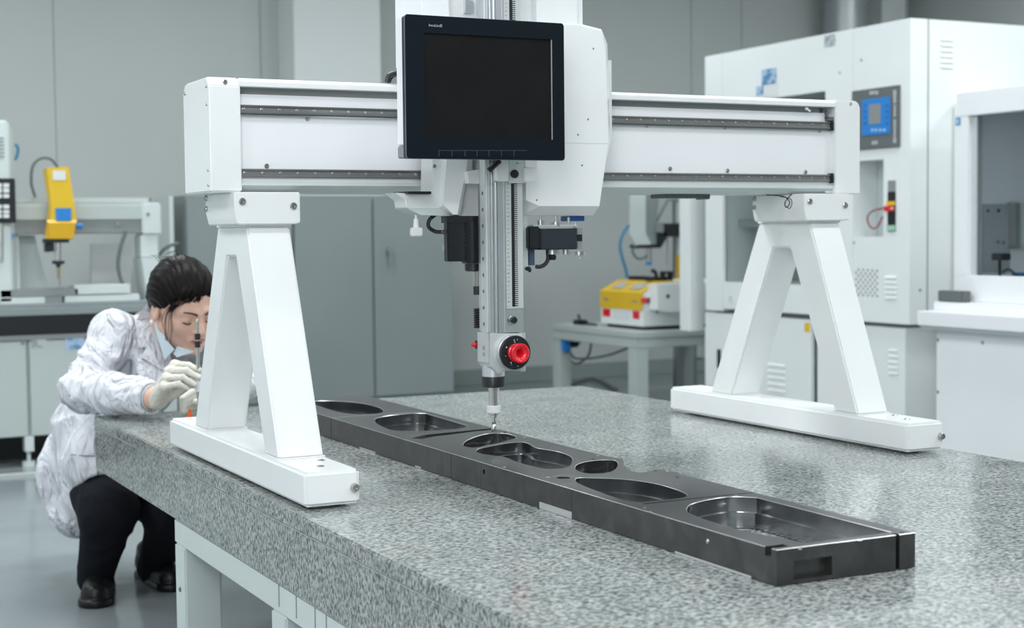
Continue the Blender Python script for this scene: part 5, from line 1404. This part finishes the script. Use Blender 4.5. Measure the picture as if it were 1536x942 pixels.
# shoes
def shoe(heel, toe, ank, name='shoe'):
    heel = np.array(heel); toe = np.array(toe); d_ = toe - heel; L_ = np.linalg.norm(d_[:2]); d_ = d_ / L_
    side = np.array([-d_[1], d_[0], 0])
    P_ = lambda a, s, z: heel + d_ * a * L_ + side * s + np.array([0, 0, z])
    def fn(p):
        u = union([cap(p, P_(0.10, 0, 0.045), P_(0.40, 0, 0.045), 0.036, 0.040), cap(p, P_(0.40, 0, 0.040), P_(0.82, 0.002, 0.030), 0.042, 0.042), cap(p, P_(0.08, 0, 0.05), P_(0.12, 0, 0.085), 0.034, 0.036), cap(p, P_(0.45, 0, 0.05), P_(0.22, 0, 0.09), 0.036, 0.036)], 0.015)
        u = u + folds(p, 0.0016, 95, 2.0)
        sole = union([cap(p, P_(0.08, 0, 0.010), P_(0.40, 0, 0.010), 0.040, 0.042), cap(p, P_(0.40, 0, 0.010), P_(0.82, 0.002, 0.010), 0.044, 0.050)], 0.01)
        sole = smax(sole, p[..., 2] - 0.022, 0.003)
        return smax(np.minimum(u, sole), -(p[..., 2] - 0.0005), 0.001)
    lo = np.minimum(heel, toe) - 0.09; hi = np.maximum(heel, toe) + 0.09; lo[2] = -0.01; hi[2] = 0.16
    o = netobj(name, fn, lo, hi, 0.0045, shoem, person)
    lc_ = MB()
    for k in range(4):
        a = P_(0.42 + k * 0.055, -0.017, 0.088 - k * 0.004); b = P_(0.42 + k * 0.055, 0.017, 0.088 - k * 0.004)
        lc_.tube([a, (np.array(a) + np.array(b)) / 2 + np.array([0, 0, 0.004]), b], 0.0022, 6, 3)
    obj('laces', lc_, rubber, o)
    return o
tR = np.array(Z(140, 914, 0)); awayR = np.array([0.30, 0.955, 0])
shoe(tR + awayR * 0.275, tR, AN_R)
tL = np.array(Z(266, 888, 0)); awayL = np.array([-0.25, 0.97, 0]); awayL = np.array([-0.12, 0.99, 0])
shoe(tL + awayL * 0.27, tL, AN_L)

# lab coat
HIP = np.array(W(122, 712, 4.86)); HEM = np.array(W(112, 768, 4.78)); HEM2 = np.array(W(128, 745, 4.62))
BACK = np.array(W(163, 590, 4.78)); WST = np.array(W(150, 640, 4.74))
TH = np.array(W(160, 690, 4.55))
SK = [np.array(W(*a)) for a in ((140, 700, 4.68), (96, 745, 4.80), (122, 772, 4.66))]
wdir = (RWr - RE) / np.linalg.norm(RWr - RE)
CUF = RWr - wdir * 0.015
def coatfn(p):
    torso = union([cap(p, NB + np.array([-.01, .0, -0.05]), CH, 0.085, 0.135), cap(p, CH, WST, 0.135, 0.135), cap(p, WST, HIP, 0.122, 0.132),
                   cap(p, RS, NB + np.array([0, 0, -0.025]), 0.066, 0.062), cap(p, LS, NB + np.array([0, 0, -0.025]), 0.068, 0.062), cap(p, LS, CH, 0.07, 0.11), cap(p, RS, CH, 0.065, 0.11), cap(p, W(222, 500, 4.50), W(232, 570, 4.47), 0.045, 0.075)], 0.035)
    skirt = union([cap(p, HIP, HEM, 0.128, 0.080), cap(p, HIP, TH, 0.125, 0.110), cap(p, TH, SK[2], 0.10, 0.075), cap(p, WST, TH, 0.12, 0.11)], 0.04)
    armR = union([cap(p, RS, RE, 0.066, 0.060), cap(p, RE, RE * 0.5 + CUF * 0.5, 0.060, 0.058), cap(p, RE * 0.5 + CUF * 0.5, CUF, 0.058, 0.052)], 0.02)
    armL = union([cap(p, LS, LE, 0.066, 0.060), cap(p, LE, LW, 0.058, 0.046)], 0.02)
    d = smin(torso, skirt, 0.05)
    gz_ = lambda c, s: np.exp(-np.sum((p - np.array(c, np.float32)) ** 2, -1) / s)
    d = d + folds(p, 0.013, 24, 0.6, (0.55, -0.2, 0.75)) + folds(p, 0.007, 47, 2.1, (0.2, 0.9, -0.5)) * (0.4 + gz_(HIP, 0.03)) + folds(p, 0.010, 60, 0.2, (0.8, -0.4, 0.25)) * gz_(WST, 0.02)
    aR = armR + folds(p, 0.013, 44, 1.7, (0.35, -0.2, 0.9)) * (0.35 + 1.2 * gz_(RE, 0.012)) + folds(p, 0.007, 75, 0.3, (0.9, -0.3, 0.5)) + folds(p, 0.010, 55, 0.8, (0.9, 0.2, 0.6)) * gz_(RS, 0.01)
    d = smin(d, aR, 0.022); d = smin(d, armL + folds(p, 0.008, 36, 0.9), 0.022)
    # nothing of the coat inside or below the granite where the arm lies on it
    # open the cuff
    cu = cap(p, RWr - wdir * 0.055, RWr + wdir * 0.10, 0.037, 0.037)
    d = smax(d, -cu, 0.004)
    endp = (p - (CUF + wdir * 0.012).astype(np.float32)) @ wdir.astype(np.float32)
    near = np.linalg.norm(p - CUF.astype(np.float32), axis=-1) < 0.11
    d = np.where(near, smax(d, endp, 0.004), d)
    # neck opening: a V cut in front of the chest
    nk = cap(p, NB + np.array([0.0, 0, 0.06]), NB + np.array([0.005, -0.01, -0.01]), 0.064, 0.056)
    d = smax(d, -nk, 0.006)
    v1 = np.array(W(260, 512, 4.38)); v2 = np.array(W(262, 550, 4.42))
    vv = cap(p, v1, v2, 0.042, 0.014)
    d = smax(d, -vv, 0.006)
    # skirt open over the knee
    kn = np.minimum(cap(p, KN_R * 1.0, PV * 0.12 + KN_R * 0.88, 0.091, 0.090), cap(p, KN_R, AN_R, 0.1, 0.1))
    d = smax(d, -kn, 0.006)
    g = np.maximum(np.maximum(-0.004 - p[..., 0], p[..., 1] - 0.004), np.maximum(p[..., 2] - (T + 0.001), (T - TH_ - 0.004) - p[..., 2]))
    d = smax(d, -g, 0.003)
    return d
TH_ = 0.148
cp_ = np.array([NB, CH, HIP, HEM, RS, LS, RE, CUF, LE, LW, TH, SK[1], SK[2]])
netobj('lab_coat', coatfn, cp_.min(0) - 0.19, cp_.max(0) + 0.17, 0.0065, coatm, person)
# collar, lapel and pocket lines lying on the coat: found by casting a ray from the photograph's viewpoint onto the cloth
coat_o = [c for c in person.children if c.name.startswith('lab_coat')][0]
from mathutils.bvhtree import BVHTree
bm_ = bmesh.new(); bm_.from_mesh(coat_o.data); bm_.transform(root_matrix(coat_o)); bv = BVHTree.FromBMesh(bm_); bm_.free()
def oncoat(px, py, off=0.0, default=4.45):
    d = Vector(ray(px, py)).normalized(); h_, n_, i_, dist = bv.ray_cast(Vector(CAM_C), d)
    if h_ is None: return W(px, py, default)
    return h_ - d * off
def sheet(outline, off, thick, rows=10):
    """cloth flap: outline left and right polylines in the photograph draped on the coat"""
    L_, R_ = outline; mb = MB(); n = rows; m_ = 6
    def at(pl, t):
        s_ = t * (len(pl) - 1); i = min(int(s_), len(pl) - 2); f = s_ - i
        return (pl[i][0] * (1 - f) + pl[i + 1][0] * f, pl[i][1] * (1 - f) + pl[i + 1][1] * f)
    g = []
    for lay in (0, 1):
        gg = []
        for i in range(n + 1):
            a = at(L_, i / n); b = at(R_, i / n)
            gg.append([mb.bm.verts.new(oncoat(a[0] + (b[0] - a[0]) * j / m_, a[1] + (b[1] - a[1]) * j / m_, off - lay * thick)) for j in range(m_ + 1)])
        g.append(gg)
    for lay in (0, 1):
        for i in range(n):
            for j in range(m_):
                mb.bm.faces.new([g[lay][i][j], g[lay][i][j + 1], g[lay][i + 1][j + 1], g[lay][i + 1][j]])
    ring = [(0, j) for j in range(m_ + 1)] + [(i, m_) for i in range(1, n + 1)] + [(n, j) for j in range(m_ - 1, -1, -1)] + [(i, 0) for i in range(n - 1, 0, -1)]
    for (i, j), (k, l) in zip(ring, ring[1:] + ring[:1]):
        mb.bm.faces.new([g[0][i][j], g[0][k][l], g[1][k][l], g[1][i][j]])
    bmesh.ops.recalc_face_normals(mb.bm, faces=mb.bm.faces[:])
    return mb
lap = sheet(([(222, 452), (205, 478), (207, 522), (219, 521), (212, 536), (238, 552)], [(228, 456), (226, 478), (236, 505), (244, 528), (247, 545), (246, 556)]), 0.009, 0.006)
obj('lapel', lap, coatm, person, angle=60)

def slit(pts, r): return MB().tube([oncoat(px, py, 0.001) for px, py in pts], r, 6, 3)
obj('pocket_edge', slit([(207, 548), (206, 560), (205, 572)], 0.0016), midgrey, person)
obj('back_slit', slit([(106, 682), (120, 683), (135, 684), (146, 684)], 0.0018), midgrey, person)
# shirt with collar, dark undershirt
def shirtfn(p):
    d = union([cap(p, NB, CH, 0.066, 0.12), cap(p, NB, W(256, 525, 4.52), 0.05, 0.04), cap(p, W(256, 525, 4.52), W(268, 565, 4.50), 0.04, 0.045)], 0.03)
    return smax(d, -cap(p, NB + np.array([0, 0, -0.01]), HC, 0.056, 0.056), 0.004)
netobj('undershirt', shirtfn, NB - 0.24, NB + 0.24, 0.008, greyvest, person)
def strip_mesh(pts_a, pts_b, thick=0.004):
    mb = MB(); A = [Vector(p) for p in pts_a]; B = [Vector(p) for p in pts_b]; o = Vector(camto) * thick
    r = []
    for lay in (Vector((0, 0, 0)), o): r.append(([mb.bm.verts.new(a + lay) for a in A], [mb.bm.verts.new(b + lay) for b in B]))
    n = len(A)
    for (a, b) in r:
        for i in range(n - 1): mb.bm.faces.new([a[i], a[i + 1], b[i + 1], b[i]])
    for k in (0, 1):
        for i in range(n - 1): mb.bm.faces.new([r[0][k][i], r[0][k][i + 1], r[1][k][i + 1], r[1][k][i]])
    for i in (0, n - 1): mb.bm.faces.new([r[0][0][i], r[0][1][i], r[1][1][i], r[1][0][i]])
    bmesh.ops.recalc_face_normals(mb.bm, faces=mb.bm.faces[:])
    return mb
obj('shirt_collar', strip_mesh([W(228, 466, 4.49), W(230, 480, 4.45), W(235, 500, 4.41), W(241, 520, 4.385), W(247, 540, 4.375)], [W(232, 466, 4.48), W(236, 480, 4.445), W(243, 497, 4.40), W(252, 512, 4.375), W(262, 524, 4.365)], 0.003), shirtm, person, label='pale blue shirt collar')
obj('shirt_collar', strip_mesh([W(266, 519, 4.375), W(272, 521, 4.37), W(284, 525, 4.36), W(292, 527, 4.36)], [W(260, 530, 4.37), W(266, 536, 4.365), W(274, 533, 4.36), W(286, 530, 4.36)], 0.003), shirtm, person, label='pale blue shirt collar')
# shirt cuff inside the coat sleeve
obj('shirt_cuff', MB().lathe(Vector(RWr - wdir * 0.05), Vector(wdir), [(0, 0.036), (0.048, 0.037), (0.050, 0.034), (0.02, 0.032)], 28), shirtm, person)

# gloved right hand: palm, four curled fingers, thumb
PT = np.array(W(298, 556, 4.085))            # where the fingers meet the probe
tipz = T
def glovefn(p):
    wr = np.array(W(237, 600, 4.16)); 
    K = [np.array(W(*a)) for a in ((262, 547, 4.125), (254, 556, 4.10), (249, 567, 4.085), (246, 580, 4.075))]
    M_ = [np.array(W(*a)) for a in ((283, 548, 4.10), (279, 556, 4.075), (274, 566, 4.06), (268, 576, 4.05))]
    E_ = [np.array(W(*a)) for a in ((301, 556, 4.085), (299, 566, 4.070), (292, 577, 4.062), (281, 583, 4.058))]
    r = (0.0098, 0.0100, 0.0095, 0.0085)
    pal = union([cap(p, wr, K[0], 0.024, 0.014)] + [cap(p, wr + (K[i] - wr) * 0.1, K[i], 0.022, 0.0135) for i in (1, 2, 3)], 0.012)
    fs = []
    for i in range(4):
        f = smin(cap(p, K[i], M_[i], r[i] + 0.0015, r[i]), cap(p, M_[i], E_[i], r[i], r[i] - 0.0022), 0.003)
        fs.append(f)
    d = pal
    fing = np.minimum.reduce(fs)
    d = smin(d, fing, 0.006)
    th1 = np.array(W(262, 590, 4.13)); th2 = np.array(W(284, 575, 4.115)); th3 = np.array(W(299, 562, 4.105))
    tb = smin(smin(cap(p, wr, th1, 0.020, 0.014), cap(p, th1, th2, 0.0135, 0.0112), 0.006), cap(p, th2, th3, 0.0112, 0.0090), 0.003)
    d = smin(d, tb, 0.006)
    cuff = cap(p, wr - wdir * 0.004, wr - wdir * 0.02, 0.0265, 0.029)
    d = smin(d, cuff, 0.008)
    return d + folds(p, 0.0016, 150, 0.4) + folds(p, 0.001, 260, 1.4, (1, 0, 0.4))
gc = np.array(W(265, 575, 4.1))
netobj('glove', glovefn, gc - 0.10, gc + 0.10, 0.0019, glovem, person, label='cream latex glove on her right hand')
# left hand glove, mostly hidden behind the stand
lh = np.array(W(306, 598, 4.33)); lt_ = np.array(W(276, 603, 4.27))
def glove2(p):
    ds = [cap(p, LW, lh, 0.028, 0.028)]
    for k in range(4):
        o = np.array([0, 0, 0.024 - k * 0.015]); b0 = lh + o * 0.8; b1 = lh + (lt_ - lh) * 0.6 + o; b2 = lh + (lt_ - lh) * 1.0 + o * 0.8 + np.array([-0.01, -0.015, -0.008])
        ds.append(smin(cap(p, b0, b1, 0.011, 0.010), cap(p, b1, b2, 0.010, 0.008), 0.003))
    ds.append(cap(p, lh + np.array([0.0, -0.02, 0]), lh + (lt_ - lh) * 0.6 + np.array([0, -0.04, 0]), 0.012, 0.009))
    d = union(ds, 0.006)
    return smax(d, -(p[..., 2] - (T + 0.002)), 0.002)
netobj('glove', glove2, lh - 0.14, lh + 0.12, 0.003, glovem, person, label='cream latex glove on her left hand')

# ================================================================== hand held height probe
pt0 = Z(297.5, 630, T + 0.001); dpt = None
pd = float(np.dot(np.array(pt0) - CAM_C, [0.45027699, 0.89132496, -0.05282465]))
PD = 4.085
pb_ = W(297.5, 627, PD)
base = Vector((W(297.5, 600, PD).x, W(297.5, 600, PD).y, 0))
def pz_(py): return W(296, py, PD).z
bx__ = W(297.3, 560, PD).x; by__ = W(297.3, 560, PD).y
hp = thing('touch_probe', 'slim silver and black upright touch probe held in the gloved fingers', 'probe', (bx__, by__, pz_(620)))
def seg(a, b, r0, r1=None): return MB().cyl((bx__, by__, pz_(a)), (bx__, by__, pz_(b)), r0, r1, 16)
obj('shaft', seg(484, 500, 0.0042), chrome, hp)
obj('shaft_end', MB().lathe((bx__, by__, pz_(485)), (0, 0, 1), [(0, 0.0045), (0.008, 0.0048), (0.012, 0.0030)], 14), boltm, hp)
obj('black_grip', seg(500, 521, 0.0075), rubber, hp)
obj('grip_ring', seg(509.5, 511, 0.0079), steel, hp)
obj('stem', seg(521, 570, 0.0048), chrome, hp)
obj('pale_sleeve', seg(568, 587, 0.0095), panelwhite, hp)
obj('steel_cone', seg(587, 598, 0.0065, 0.0052), boltm, hp)
obj('needle', seg(598, 624, 0.0042, 0.0016), chrome, hp)
og = MB(); q = W(285, 619, 4.10); zq = T + 0.001
og.prism([(q.x - 0.012, zq), (q.x + 0.014, zq), (q.x + 0.014, zq + 0.030), (q.x + 0.008, zq + 0.034), (q.x + 0.002, zq + 0.010), (q.x - 0.012, zq + 0.006)], 1, q.y + 0.03, q.y + 0.045, bev=0.001)
tag(obj('orange_part', og, orange), 'small orange plastic piece at the foot of the touch probe', 'part')
